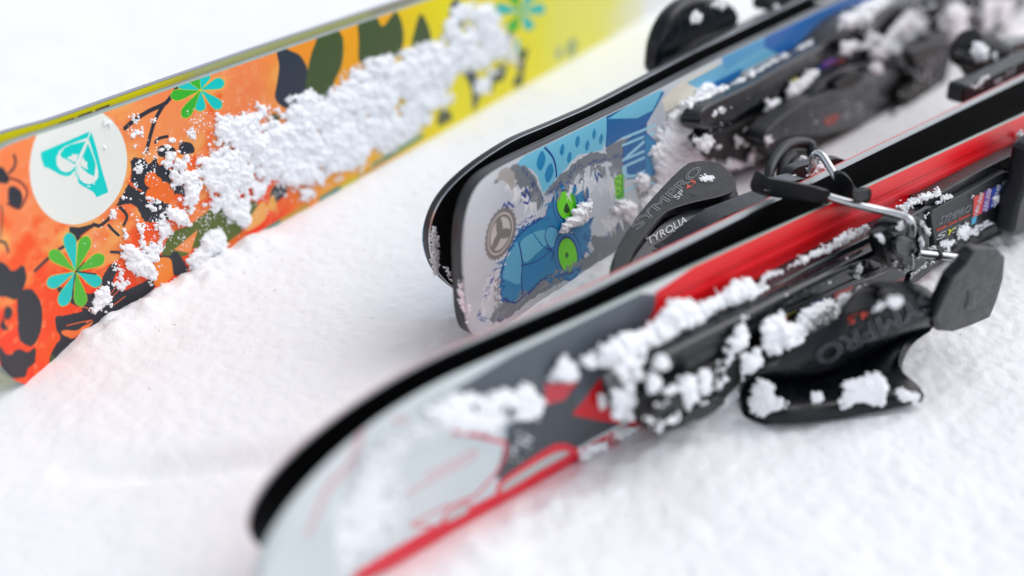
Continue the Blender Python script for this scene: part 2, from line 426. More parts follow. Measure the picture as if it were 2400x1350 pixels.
# teal flower far along, black spots
for tp in [(1160, 20), (1195, -20), (1250, -25), (1278, 20), (1245, 70), (1195, 75)]:
    cv.petal((1222, 28), tp, 26, '1fb9b0' if tp[0] != 1195 else '3fae2e')
cv.ell(1212, 110, .005, .007, '1fae9c')
cv.ell(1340, 112, .010, .008, '7f9080', soft=14, alpha=.8); cv.ell(1310, 125, .006, .006, '8a9aa0', soft=10, alpha=.7)
for a_, b_, q_ in [(1105, 100, 12), (1150, 130, 14), (1170, 175, 16), (1120, 215, 12), (1215, 190, 12), (1190, 90, 10), (1225, 130, 12)]:
    cv.poly([(a_ - q_, b_ + q_), (a_ - q_ * .4, b_ - q_), (a_ + q_, b_ - q_ * 1.3), (a_ + q_ * .6, b_ + q_ * .8)], ['3c4838', '4a5628', '343c48'][int(a_) % 3], rough=.002)
# lower-edge teal and yellow strip
for a, b, c_ in [(640, 530, '5d8f7c'), (780, 450, '5d8f7c'), (900, 372, '5d8f7c'), (690, 500, 'caa24a'), (830, 420, 'd0c23a'), (870, 398, 'd0a040'), (960, 335, '6a9a7c')]:
    cv.line([(a - 28, b + 18), (a + 28, b - 16)], c_, .004, smooth=0)
# white disc and emblem
dc = cv.uv(186, 391); cv.ell(dc[0], dc[1], .0282, .0284, 'e6eae2', uv=True)
TL = '06cfc6'
cv.poly([(722, 28), (520, 115), (325, 198), (330, 250), (350, 310), (385, 320), (430, 345), (480, 372), (528, 385), (562, 374), (590, 335), (600, 388), (614, 402), (622, 436), (640, 450), (690, 480), (735, 505), (752, 525), (765, 550), (856, 510), (850, 480), (800, 310), (760, 150)], TL, smooth=0, **gl)
cv.poly([(698, 78), (600, 112), (520, 145), (470, 185), (443, 240), (450, 300), (478, 338), (520, 356), (560, 346), (588, 316), (600, 285), (612, 310), (612, 350), (628, 402), (660, 437), (700, 450), (748, 437), (776, 400), (781, 350), (768, 290), (745, 215), (715, 120)], 'e6eae2', smooth=0, soft=1.5, **gl)
cv.poly([(682, 108), (560, 136), (512, 162), (478, 208), (486, 232), (545, 260), (592, 290), (606, 284), (626, 240)], TL, smooth=0, **gl)
cv.poly([(697, 128), (735, 220), (757, 290), (746, 384), (700, 362), (645, 315), (634, 290), (648, 245)], TL, smooth=0, **gl)
cv.poly([(530, 240), (545, 228), (568, 227), (570, 203), (590, 213), (622, 206), (610, 245), (604, 274), (580, 272)], 'e6eae2', smooth=0, **gl)
cv.poly([(650, 242), (664, 238), (672, 262), (695, 272), (690, 298), (698, 335), (672, 322), (640, 303), (637, 278)], 'e6eae2', smooth=0, **gl)
cv.line([(722, 28), (690, 100), (600, 292), (604, 345), (612, 400)], 'e6eae2', .0009, smooth=0, **gl)
# branches
cv.line([(1420, 340), (1350, 440), (1300, 490), (1180, 545), (1060, 620), (990, 680)], K, .0022, **g1)
cv.line([(1300, 490), (1235, 600), (1195, 720), (1160, 860)], K, .0022, **g1)
cv.line([(1230, 790), (1260, 760), (1325, 745)], K, .0016, **g1)
cv.poly([(1255, 830), (1330, 815), (1390, 850), (1360, 900), (1260, 900)], K, **g1)
cv.poly([(1430, 795), (1515, 800), (1535, 870), (1425, 880)], K, **g1)
cv.poly([(1040, 260), (1080, 240), (1140, 250), (1180, 290), (1230, 240), (1260, 300), (1340, 280), (1400, 330), (1440, 420), (1470, 540), (1400, 520), (1330, 580), (1380, 700), (1250, 740), (1150, 740), (1090, 640), (1020, 600), (920, 620), (1000, 480), (1040, 380)], K, rough=.0016, **gl)
for a, b, r1, r2 in [(1195, 410, .0042, .0042), (1350, 280, .003, .004), (1240, 450, .004, .0045), (1290, 500, .0055, .005), (1390, 400, .003, .004), (1200, 530, .004, .004), (1330, 540, .0045, .004)]:
    cv.ell(gl['off'][0] + a / 3.376, gl['off'][1] + b / 3.376, r1, r2, 'f0762f')
cv.line([(1010, 430), (1060, 470), (1120, 500)], 'ef6a2a', .0009, **gl); cv.line([(1040, 330), (1030, 420), (1060, 450)], 'ef6a2a', .0008, **gl)
cv.line([(1340, 250), (1400, 370), (1470, 520)], K, .0018, **gl)
cv.line([(740, 765), (790, 775), (840, 740), (870, 710), (900, 680)], K, .0018, **gl)
cv.line([(950, 630), (990, 670), (1005, 710), (980, 770)], K, .0016, **gl)
cv.line([(860, 770), (900, 815), (940, 850)], K, .0014, **gl)
cv.poly([(550, 785), (620, 790), (700, 770), (745, 760), (740, 785), (660, 850), (600, 902), (560, 850)], K, smooth=2, **gl)
cv.line([(600, 895), (470, 960), (380, 1035), (280, 1130)], K, .0016, **gl)
cv.line([(720, 800), (640, 860)], 'ef6a2a', .0007, smooth=0, **gl)
# insect at the tail end, lobes
cv.poly([(-30, 330), (20, 315), (60, 370), (75, 400), (60, 440), (20, 440), (-40, 420)], K, **gl)
cv.poly([(70, 480), (110, 465), (160, 500), (180, 560), (165, 620), (130, 640), (85, 620), (65, 560)], K, rough=.0006, **gl)
cv.line([(75, 360), (110, 320), (125, 270), (115, 220)], K, .0012, **gl)
cv.line([(80, 400), (160, 430), (215, 500), (195, 580), (150, 640), (60, 600)], '5a2630', .0009, **gl)
cv.line([(10, 620), (20, 700), (5, 860)], '6a4038', .0010, **gl)
cv.poly([(-60, 400), (40, 430), (90, 480), (165, 440), (190, 520), (170, 600), (120, 680), (60, 670), (-40, 640), (-60, 500)], K, rough=.001, rs=500, **g2)
cv.poly([(130, 650), (190, 610), (240, 620), (290, 700), (305, 800), (290, 920), (240, 1010), (190, 1010), (140, 960), (130, 850)], K, rough=.0008, **g2)
cv.poly([(0, 880), (50, 760), (30, 840), (60, 900)], K, **g2)
cv.poly([(40, 740), (75, 740), (90, 780), (60, 830), (30, 800)], K, **g2)
cv.poly([(-20, 1010), (60, 1080), (130, 1040), (200, 1060), (255, 1030), (250, 1130), (200, 1180), (180, 1240), (80, 1240), (20, 1180)], K, rough=.0012, **g2)
cv.line([(-10, 260), (40, 280), (60, 340)], K, .0012, **g2)
# black butterfly low down, orange veins
cv.poly([(400, 810), (450, 800), (520, 785), (600, 760), (500, 700), (430, 640), (420, 590), (560, 620), (650, 640), (720, 600), (740, 520), (790, 440), (830, 420), (850, 460), (810, 560), (880, 620), (960, 590), (1030, 560), (1090, 530), (1110, 600), (900, 760), (640, 960), (480, 1060), (370, 1170), (360, 1100), (400, 1010), (440, 960), (410, 900)], K, smooth=3, rough=.0008, **g2)
cv.poly([(470, 900), (560, 900), (640, 830), (670, 840), (620, 900), (540, 950), (480, 950), (440, 920)], 'f0804a', **g2)
cv.line([(480, 890), (560, 880), (640, 850), (675, 820)], K, .0007, **g2)
for q in [[(480, 870), (560, 850), (660, 830)], [(780, 660), (830, 600)], [(800, 670), (860, 610)], [(780, 800), (820, 775)], [(780, 820), (815, 800)], [(560, 740), (620, 740), (660, 770)], [(820, 720), (900, 660)], [(500, 960), (560, 950), (640, 920)]]:
    cv.line(q, 'f0744a', .0006, **g2)
cv.line([(800, 340), (860, 345), (920, 360)], K, .0014, **g2)
cv.poly([(365, 1080), (400, 1100), (390, 1150), (365, 1160)], '4a5c34', **g2)
# olive leaf by the lower edge
cv.poly([(1175, 310), (1240, 200), (1360, 150), (1480, 60), (1600, -10), (1840, -20), (1810, 90), (1700, 240), (1640, 300), (1500, 340), (1400, 310), (1330, 370), (1180, 370)], OL, **g2)
cv.poly([(1425, 178), (1370, 350), (1250, 325)], 'f39a5c', smooth=0, **g2)
cv.poly([(1880, -20), (1915, 0), (1905, 110), (1760, 200), (1800, 90)], 'f2b268', **g2)
cv.line([(1630, 300), (1760, 205)], 'e87838', .004, smooth=0, **g2)
cv.line([(1130, 372), (1240, 378)], K, .0016, smooth=0, **g2)
cv.poly([(1235, 350), (1280, 345), (1330, 420), (1350, 480), (1260, 510), (1230, 440)], K, rough=.001, **g2)
cv.poly([(1118, 400), (1222, 385), (1245, 480), (1240, 520), (1160, 580), (1105, 560)], 'f38f3c', **g2)
cv.poly([(640, 440), (665, 430), (672, 450), (640, 480), (632, 470)], K); cv.poly([(215 / 4.5 + 600, 490), (640, 455), (625, 490)], 'eeb060')
cv.poly([(640, 268), (655, 275), (640, 300), (628, 285)], DG)
# flowers
c0 = (177.5, 637)
for tp, cc in [((490, 203), 'teal'), ((628, 228), 'g'), ((750, 372), 'g'), ((728, 570), 'teal'), ((590, 730), 'g'), ((440, 728), 'teal'), ((340, 580), 'teal'), ((358, 335), 'g')]:
    cv.petal(c0, (tp[0] / 3.069, tp[1] / 3.069 + 480), 29, '22c3bd' if cc == 'teal' else '57b23c')
for a in [(605, 415), (520, 650), (690, 500)]: cv.line([(545, 480), a], K, .0007, smooth=0, **g2)
c1 = (471, 212)
for tp, cc in [((1640, 235), 't'), ((1775, 310), 't'), ((1750, 520), 't'), ((1582, 545), 't'), ((1448, 595), 'g'), ((1355, 430), 'g'), ((1410, 315), 't'), ((1530, 270), 'g')]:
    cv.petal(c1, (tp[0] / 3.375, tp[1] / 3.375 + 100), 25, '1fc6c0' if cc == 't' else '3fae35')
g_ = cv.im.mean(2, keepdims=True); sat = np.clip((cv.im.max(2, keepdims=True) - cv.im.min(2, keepdims=True)) * 3, 0, 1)
cv.im[:] = np.clip(g_ + (cv.im - g_) * (1 + .16 * sat), 0, 1) * (1 - .05 * sat)
imO = cv.image('orange_topsheet_print'); cvO = cv

GO = 'pairs of skis standing on edge in the snow'
tO = Thing('ski', FO, (0, 0, 0), 'orange and yellow ski with a white disc emblem and teal flowers, caked with snow', 'ski', GO)
build_ski(tO, 1, -.0775, -.030, 2.4, ztO, zbO, yfO, lambda u: .0055, dict(top=mat('orange_print', (1, 1, 1), .33, image=imO, spec=.35, bump=.06, bscale=500), base=mat('yellow_base', 'd8cf1c', .4), side=M['sage'], edge=M['edge']), cvO, sh=.0006)
# the other ski of the pair: its yellow base shows as a thin wedge
cv = Canvas(FO, lambda u: .013, -.085, .75, -.02, .12, .0005, 'ded71e')
mixto('a9a89a', (cv.X - .06) / .05)
for a in range(3):
    cv.poly([(.0015 + a * .0108, .085), (.0100 + a * .0108, .085), (.0108 + a * .0108, .1035), (.0022 + a * .0108, .1035)], '3a3a40', smooth=0, uv=True)
cv.ell(.17, .1, .08, .03, 'b9bd8a', uv=True, soft=6)
tO2 = Thing('ski', FO, (0, .014, 0), 'yellow based ski half hidden behind the orange one, only its upper edge showing', 'ski', GO)
yfO2 = lambda u: .0115 + .0 * u + .006 * max(0, min(1, -u / .06)) ** 2 + .003 * max(0, min(1, u / .15))
build_ski(tO2, -1, -.068, -.015, 2.6, lambda u: ztO(u) + .0005, zbO, yfO2, lambda u: .0052,
          dict(top=mat('plain_yellow_topsheet', 'cfc83a', .3, coat=.5), base=mat('yellow_base_print', (1, 1, 1), .35, image=cv.image('yellow_base_print')), side=M['lavender'], edge=M['edge']), cv, sh=.0006)

# ================================================================== BLUE PAIR
def yfB(u): return -2.5 * max(0, -.095 - u) ** 2
ztB = lambda u: .0885 + .002 * max(0, min(1, u / .1)); zbB = lambda u: -.002 + .006 * max(0, min(1, (-u - .09) / .03))
cv = Canvas(FB, yfB, -.155, .75, -.015, .105, .00022, 'd0d8dd')
g4 = dict(off=(1000, 300), sc_=2.7)
GY, LB, MB_, DB, NB = '868d93', '7fc8de', '2f93bf', '1a74ac', '1c3f92'
mixto('bac2c8', (fbm(cv.X * 30, cv.Y * 30, 4, 3) - .5) * 2)
# light blue band with spots
cv.poly([(565, 240), (700, 130), (1000, 0), (1140, -70), (1145, 0), (1110, 140), (960, 170), (880, 260), (820, 320), (740, 410), (700, 300), (640, 250)], LB, smooth=2, rough=.0006, **g4)
for a, b, p, q in [(725, 210, 28, 62), (775, 285, 28, 62), (858, 140, 15, 38), (902, 188, 15, 36), (955, 88, 15, 38), (1015, 112, 14, 36), (1060, 40, 12, 34), (1103, 70, 13, 36)]:
    cv.poly([(a - p, b + q * .3), (a - p * .4, b - q * .6), (a + p * .5, b - q), (a + p, b - q * .3), (a + p * .5, b + q * .6), (a - p * .4, b + q)], MB_, rough=.0006, **g4)
cv.line([(755, 128), (795, 180), (815, 240), (822, 310)], NB, .0011, **g4)
cv.poly([(1145, -80), (1400, -200), (1510, -230), (1400, -40), (1330, 40), (1240, 60), (1130, 130), (1140, 0)], DB, smooth=0, rough=.0005, **g4)
cv.poly([(1300, -150), (1500, -245), (1430, -110), (1330, -60), (1150, -55)], LB, smooth=0, rough=.0004, **g4)
cv.poly([(1130, 140), (1200, 90), (1290, 60), (1340, 90), (1290, 250), (1200, 260)], GY, smooth=2, rough=.001, **g4)
# fur in grey
def fur(pts, col, amp=.004, rs=330, **k): cv.poly(pts, col, smooth=2, rough=amp, rs=rs, **k)
fur([(430, 330), (560, 235), (660, 280), (720, 400), (735, 470), (700, 520), (690, 440), (640, 370), (600, 400), (560, 330), (520, 370), (500, 310), (440, 360)], GY, .003, **g4)
fur([(740, 430), (820, 330), (960, 200), (1080, 150), (1180, 180), (1250, 240), (1230, 330), (1170, 220), (1100, 230), (1030, 240), (960, 290), (880, 370), (800, 400)], GY, .003, **g4)
fur([(960, 330), (1000, 330), (1040, 420), (1030, 500), (990, 430)], GY, .003, **g4)
fur([(400, 1210), (480, 1100), (600, 1010), (700, 950), (830, 900), (960, 850), (1100, 740), (1260, 660), (1300, 760), (1000, 900), (700, 1060), (480, 1230)], GY, .003, **g4)
fur([(1040, 680), (1140, 690), (1240, 560), (1300, 560), (1240, 700), (1080, 780)], GY, .003, **g4)
cv.poly([(1330, 20), (1400, 90), (1520, 60), (1600, 130), (1600, 300), (1400, 420), (1330, 420)], 'a8a8a6', rough=.002, **g4)
# blue patch, two green ovals ringed in blue
fur([(465, 980), (490, 820), (560, 700), (640, 620), (740, 560), (790, 470), (830, 390), (920, 350), (985, 400), (1000, 500), (1030, 620), (1020, 720), (990, 820), (930, 900), (850, 940), (780, 930), (700, 990), (620, 1060), (560, 1105), (490, 1080)], MB_, .0042, rs=420, outline=NB, ow=.0007, **g4)
cv.poly([(490, 850), (560, 720), (600, 800), (600, 980), (500, 960), (475, 930)], '6cbbd8', **g4)
cv.poly([(590, 730), (680, 660), (760, 650), (770, 720), (700, 790), (620, 850)], '74c2da', **g4)
cv.poly([(600, 930), (700, 840), (780, 830), (720, 940), (620, 1040)], '2f92c2', **g4)
cv.poly([(750, 690), (770, 630), (820, 640), (835, 700), (790, 760)], '6cbbd8', outline=NB, ow=.0005, **g4)
for a, b in [((880, 490), (54, 88)), ((893, 806), (58, 106))]:
    for k, col in [(1.55, DB), (1.38, '2f95c6'), (1.16, NB), (1.02, '7fe81a')]:
        P = [(a[0] + b[0] * k * math.cos(t) + .22 * b[1] * k * math.sin(t) * .3, a[1] + b[1] * k * math.sin(t)) for t in np.linspace(0, 2 * math.pi, 22)[:-1]]
        cv.poly(P, col, rough=.0003, **g4)
cv.poly([(905, 405), (940, 440), (945, 540), (915, 560), (925, 470)], '4dbb12', **g4)
cv.poly([(868, 520), (885, 475), (905, 520), (885, 540)], '1f5a2a', **g4); cv.poly([(876, 806), (886, 786), (898, 806), (886, 824)], '2c7a1e', **g4)
cv.poly([(985, 690), (1035, 640), (1030, 720)], DB, **g4); cv.poly([(1020, 580), (1060, 560), (1035, 620)], DB, smooth=0, **g4); cv.poly([(1010, 450), (1020, 365), (1035, 450)], DB, smooth=0, **g4)
# hair strokes: shaggy tufts, pale over grey and grey over pale
def tufts(a, b, n, L, spread, ang, cols):
    for _ in range(n):
        t = rng.rand(); x = a[0] + (b[0] - a[0]) * t + rng.randn() * spread; y = a[1] + (b[1] - a[1]) * t + rng.randn() * spread
        an = R(ang + rng.randn() * 16); l_ = L * (.6 + .7 * rng.rand()); w_ = l_ * .17
        dx, dy = math.cos(an), math.sin(an)
        cv.poly([(x - dy * w_, y + dx * w_), (x + dx * l_ * .5 - dy * w_ * .7 + dy * l_ * .08, y + dy * l_ * .5 + dx * w_ * .7 - dx * l_ * .08), (x + dx * l_, y + dy * l_), (x + dx * l_ * .5 + dy * w_ * .5, y + dy * l_ * .5 - dx * w_ * .5), (x + dy * w_, y - dx * w_)], cols[int(rng.rand() * len(cols))], smooth=0, **g4)
PW, PG = ['e4e8ea', 'dadfe2'], ['8f969b', '828a90', '9aa2a8']
tufts((560, 300), (720, 460), 16, 80, 18, 110, PG); tufts((520, 330), (690, 500), 20, 90, 16, 100, PW)
tufts((780, 440), (1000, 250), 18, 70, 14, 100, PG); tufts((860, 430), (1040, 300), 14, 80, 16, 95, PW)
tufts((1060, 250), (1230, 260), 20, 80, 16, 90, PG); tufts((1060, 330), (1230, 340), 22, 90, 18, 85, PW)
tufts((1080, 600), (1230, 560), 18, 80, 20, 80, PW); tufts((700, 1000), (1100, 780), 34, 60, 14, 120, PG); tufts((420, 1160), (640, 1050), 20, 70, 14, 130, PG)
tufts((430, 900), (360, 1150), 22, 90, 14, 110, PW); tufts((520, 700), (440, 930), 20, 80, 14, 115, PW); tufts((600, 600), (700, 540), 12, 70, 12, 150, PW)
for a_, b_, n_ in [((560, 700), (480, 900), 16), ((640, 620), (560, 700), 10), ((1020, 560), (1000, 780), 14), ((960, 880), (760, 960), 20), ((480, 940), (520, 1090), 12), ((790, 480), (760, 600), 8)]:
    tufts(a_, b_, n_, 46, 8, 150 if a_[0] < 900 else 40, [MB_, '3597c2', DB])
def zig(a, b, n, amp, col=NB):
    a, b = np.array(a, float), np.array(b, float); d = b - a; L = np.linalg.norm(d); d /= L; nn = np.array([-d[1], d[0]])
    for _ in range(int(L / 9)):
        t = rng.rand(); p = a + d * L * t + nn * rng.randn() * 4; l_ = 16 + 22 * rng.rand(); k = rng.choice([-.5, .45, .9, .2])
        e = p + (d * math.cos(k) + nn * math.sin(k) * np.sign(amp)) * l_; m_ = (p + e) / 2 + nn * 3
        wv = nn * 1.6
        cv.poly([tuple(p - wv), tuple(m_ - wv * .8), tuple(e), tuple(m_ + wv * .8), tuple(p + wv)], col, smooth=0, **g4)
for q in [((690, 550), (560, 640), 4, 22), ((560, 650), (480, 790), 5, 24), ((470, 820), (410, 980), 5, 26), ((400, 1000), (330, 1200), 6, 26), ((330, 1205), (470, 1215), 5, -26), ((600, 240), (740, 440), 6, 22), ((740, 440), (960, 240), 7, 22), ((960, 240), (1240, 170), 8, -22), ((1240, 170), (1255, 250), 3, 20), ((990, 880), (820, 940), 4, -20), ((1240, 600), (1130, 690), 3, 16)]:
    zig(*q)
for P in [[(470, 530), (490, 480), (510, 510), (515, 470), (550, 500)], [(600, 410), (625, 440), (630, 385), (655, 440), (640, 480), (615, 470)], [(1065, 290), (1080, 340), (1085, 285), (1105, 310)]]:
    cv.line(P, NB, .0009, smooth=0, **g4)
cv.poly([(500, 250), (560, 300), (540, 390), (500, 340), (440, 330)], 'b4b2ae', rough=.002, rs=400, **g4)
cv.line([(475, 980), (490, 850), (560, 710), (640, 630), (735, 570)], NB, .0008, **g4)
cv.line([(490, 1080), (560, 1105), (620, 1060), (700, 985), (770, 930)], NB, .0008, **g4)
cv.line([(585, 730), (605, 850), (600, 960), (608, 1050)], NB, .0009, **g4); cv.line([(600, 870), (680, 850), (760, 800), (790, 760)], NB, .0006, **g4)
cv.line([(760, 760), (800, 790), (790, 840)], NB, .0009, **g4)
for k_ in range(26):
    cv.line([(640 + 9 * k_ * .6 + rng.rand() * 20, 640 + 7 * k_), (660 + 9 * k_ * .6, 648 + 7 * k_)], '2a86b4', .0004, smooth=0, **g4)
# round toothed emblem
ce = cv.uv(1000 + 465 / 2.7, 300 + 670 / 2.7)
for k in range(26):
    t = 2 * math.pi * k / 26; cv.ell(ce[0] + .0128 * math.cos(t), ce[1] + .0128 * math.sin(t), .0008, .0008, '8c8a88', uv=True)
cv.ell(*ce, .0128, .0128, '8c8a88', uv=True); cv.ell(*ce, .0108, .0108, 'cfccc6', uv=True); cv.ell(*ce, .0098, .0098, '8c8a88', uv=True); cv.ell(*ce, .0084, .0084, 'cfccc6', uv=True)
for t in (R(100), R(220), R(-20)): cv.ell(ce[0] + .004 * math.cos(t), ce[1] + .004 * math.sin(t), .0058, .0026, '8c8a88', t, True)
for k in range(9): cv.ell(ce[0] - .0035 + .0018 * math.sin(k * 2.1), ce[1] - .024 - k * .0019, .0018, .0007, 'a5a29e', k, True)
# lettering plate INDY, green chip
cv.poly([(1245, 110), (1390, -30), (1385, 300), (1270, 320), (1245, 220)], DB, smooth=0, outline=NB, ow=.0006, rough=.0006, **g4)
cv.text('INDY', (1458, 322), (1458, 470), (1538, 290), 'a9d8e8')
cv.poly([(1380, 30), (1470, 110), (1540, 130), (1490, 200), (1540, 250), (1420, 300), (1390, 360)], MB_, smooth=0, outline=NB, ow=.0006, **g4)
cv.poly([(1185, 320), (1245, 285), (1250, 440), (1200, 460)], '4fb81e', smooth=0, **g4)
for b in (320, 360, 400):
    cv.ell(1000 + 1212 / 2.7, 300 + b / 2.7, .0034, .0020, 'a6e04a'); cv.ell(1000 + 1212 / 2.7, 300 + b / 2.7, .0020, .0010, '4fb81e')
# further along: cream, light blue, deep blue
cv.poly([(1552, 235), (1600, 190), (1680, 150), (1700, 175), (1690, 215), (1560, 262)], 'e2dfd2', smooth=0)
cv.poly([(1610, 195), (1830, 75), (1850, 110), (1650, 215)], '7cc0dc', smooth=0)
cv.poly([(1650, 205), (1740, 160), (1735, 185), (1660, 215)], '2a80c0', smooth=0)
cv.poly([(1700, 120), (1900, 20), (2000, -40), (2100, -60), (2050, 20), (1870, 110), (1830, 130), (1790, 110)], '1f78bc', smooth=0, rough=.001)
cv.poly([(1690, 125), (1800, 70), (1790, 110), (1700, 165)], '63aed6', smooth=0)
cv.poly([(1560, 262), (1700, 200), (1900, 120), (1900, 260), (1560, 330)], 'b4b3b2', smooth=0, rough=.001)
cv.line([(1690, 215), (1760, 170)], 'e6e0b8', .004, smooth=0)
cv.im[:] = cv.im ** 1.18
imB = cv.image('blue_topsheet_print'); cvB = cv
tB = Thing('ski', FB, (0, 0, 0), 'short ski with grey fur and blue artwork, green ovals and a snowy black binding', 'ski', GO)
build_ski(tB, 1, -.143, -.108, 3.2, ztB, zbB, yfB, lambda u: .0075, dict(top=mat('blue_print', (1, 1, 1), .3, image=imB, spec=.4, bump=.05, bscale=500), base=M['base'], side=M['pale'], side2=M['black_side'], k=.12, edge=M['black_side']), cvB, sh=.0008)
yfB2 = lambda u: .0125 + .0035 * max(0, min(1, (-u - .02) / .06)) + 6.0 * max(0, -.078 - u) ** 2 + .010 * max(0, min(1, (u + .05) / .33)) 
tB2 = Thing('ski', FB, (0, .016, 0), 'ski lying base to base behind the blue artwork ski, its black base bare of snow', 'ski', GO)
build_ski(tB2, -1, -.1270, -.068, 2.3, lambda u: ztB(u) + .001, zbB, yfB2, lambda u: .0055, dict(top=mat('blue_topsheet', '4a90b8', .3, coat=.5), base=M['base'], side=M['black_side'], edge=M['steel']), None, sh=.0008)

# ================================================================== RED PAIR
def yfR(u): return -1.0 * max(0, -.085 - u) ** 2
ztR = lambda u: .0692 + .0022 * max(0, min(1, -(u + .03) / .1)); zbR = lambda u: -.003
cv = Canvas(FR, yfR, -.19, .85, -.015, .085, .00025, 'cdd2d3')
g5 = dict(off=(560, 800), sc_=2.4); RD = 'd4111f'
mixto('c0c8cb', (fbm(cv.X * 25, cv.Y * 25, 3, 3) - .4) * 2)
S_ = '525961'
cv.poly([(1230, 290), (1560, 100), (1900, -60), (2300, -250), (2420, -250), (2350, -100), (2200, 60), (2050, 200), (2160, 440), (1900, 610), (1480, 790), (1440, 760), (1500, 600), (1500, 480), (1600, 420), (1300, 420)], S_, smooth=0, **g5)
cv.poly([(1500, 560), (1720, 340), (1890, 260), (1900, 400), (2140, 470), (1900, 600), (1480, 780), (1460, 720)], '454a50', smooth=0, **g5)
cv.poly([(1880, 400), (1935, 340), (2035, 200), (2060, 330), (2110, 420), (2160, 470), (1990, 440), (1880, 415)], RD, smooth=0, **g5)
cv.poly([(1720, 240), (1910, 225), (1830, 330), (1720, 360)], 'c8404a', smooth=0, **g5)
red_u = cv.uv(1545, 700)[0]
cv.poly([(1552, 690), (1700, 600), (2500, 200), (2700, 100), (2700, 500), (2000, 900), (1600, 900), (1500, 850), (1500, 775), (1535, 735)], 'd80d18', smooth=0)
cv.line([(1552, 692), (1535, 735), (1508, 772)], 'c9202c', .0016)
cv.line([(700, 1345), (1560, 870), (1900, 680), (2300, 470)], 'dd1230', .0115, smooth=0, off=(560, 800), sc_=2.4)
cv.line([(880, 1363), (1500, 1020), (2400, 520)], 'dd1230', .014, smooth=0)
cv.line([(1210, 510), (1340, 530), (1500, 570), (1500, 650), (1450, 740), (1330, 870), (1190, 930), (1150, 990), (1140, 1050)], 'd83a48', .0013, smooth=0, **g5)
cv.poly([(1455, 800), (1600, 690), (1780, 575), (1880, 590), (1920, 630), (1700, 740), (1480, 870)], 'd8303e', smooth=2, **g5)
cv.poly([(1490, 800), (1620, 715), (1780, 625), (1860, 622), (1830, 655), (1690, 730), (1490, 850)], 'b4bab8', smooth=2, **g5)
cv.poly([(1165, 1020), (1210, 960), (1290, 910), (1280, 970)], 'b9c0be', outline='d83a48', ow=.0006, **g5)
cv.line([(1050, 760), (1180, 690), (1320, 620), (1310, 660), (1140, 750), (940, 860)], 'd2a4aa', .0014, **g5)
cv.line([(760, 480), (640, 700), (500, 850), (390, 1080)], 'c9a9ae', .0024, **g5)
cv.line([(970, 1030), (1080, 970), (1180, 920)], 'd8656e', .0010, smooth=0, **g5); cv.line([(970, 1035), (1130, 1045)], 'd8656e', .0012, smooth=0, **g5)
cv.line([(900, 460), (960, 455)], 'c9a9ae', .0016, smooth=0, **g5)
for dy_, cc, ww in [(16, 'b00712', .0007), (30, 'ec2a34', .0012), (44, 'b80812', .0006), (58, 'e8202c', .0010)]:
    cv.line([(1560, 690 + dy_), (1950, 505 + dy_ * .9), (2365, 308 + dy_ * .8), (2700, 150 + dy_ * .7)], cc, ww, smooth=0)
# blurred dark red relief marks along the upper part
for i in range(46):
    x = 2030 + i * 8.2; y = 497 - (x - 2030) * .475
    a = rng.rand() * 5
    cv.line([(x - 2, y + 12 - a), (x + rng.rand() * 6, y + 6), (x + 1 + a, y + rng.rand() * 4 - 1)], 'a80a14', .00055, smooth=0, alpha=.8)
cv.line([(1990, 545), (2400, 345)], 'b00a14', .0008, smooth=0, alpha=.7)
cv.poly([(2205, 420), (2300, 370), (2400, 335), (2400, 360), (2330, 400)], '1e1414', smooth=0, alpha=.0)
for P in [[(2208, 450), (2240, 430), (2262, 415), (2280, 420)], [(2300, 385), (2340, 370), (2400, 350)], [(2330, 392), (2380, 365)]]:
    cv.line(P, '2a1416', .0016)
imR = cv.image('red_topsheet_print'); cvR = cv
tR = Thing('ski', FR, (0, 0, 0), 'nearest ski, red white and grey, with its big black toe wing resting on the snow', 'ski', GO)
build_ski(tR, 1, -.1835, -.095, 2.0, ztR, zbR, yfR, lambda u: .0042 + .002 * max(0, min(1, (u + .1) / .1)), dict(top=mat('red_print', (1, 1, 1), .32, image=imR, spec=.35, bump=.05, bscale=500), base=M['base'], side=M['sage'], edge=M['edge']), cvR, sh=.0042, j0=.55)
yfR2 = lambda u: .0155 + .022 * max(0, min(1, (u + .02) / .45)) - .0 + .6 * max(0, -.12 - u) ** 2
tR2 = Thing('ski', FR, (0, .022, 0), 'red edged ski behind the nearest red one, black base facing it and toe wing beyond', 'ski', GO)
build_ski(tR2, -1, -.1735, -.085, 2.0, lambda u: ztR(u) + .0005, zbR, yfR2, lambda u: .0022 + .004 * max(0, min(1, (u + .13) / .12)), dict(top=mat('red_topsheet', 'd5222c', .25, coat=.6), base=M['base'], side=mat('red_sidewall', 'd02a32', .3), side2=M['pale'], k=.14, edge=M['edge']), None, sh=.0006)

# ================================================================== BINDINGS of the red pair
def c3(L): return [(1400 + a / 3.374, 300 + b / 3.374) for a, b in L]       # tracing helpers: points read off enlarged views
def cw(L): return [(1700 + a / 3.068, 600 + b / 3.068) for a, b in L]
def cb(L): return [(1400 + a / 2.7, 560 + b / 2.7) for a, b in L]
def cr(L): return [(1950 + a / 3.375, 300 + b / 3.375) for a, b in L]
def ch(L): return [(1600 + a / 4.5, 200 + b / 4.5) for a, b in L]
def cu_(L): return [(1500 + a / 2.667, b / 2.667) for a, b in L]
def ct(L): return [(1900 + a / 4.5, b / 4.5) for a, b in L]
def yp(y): return ((0, y, 0), (0, 1, 0))
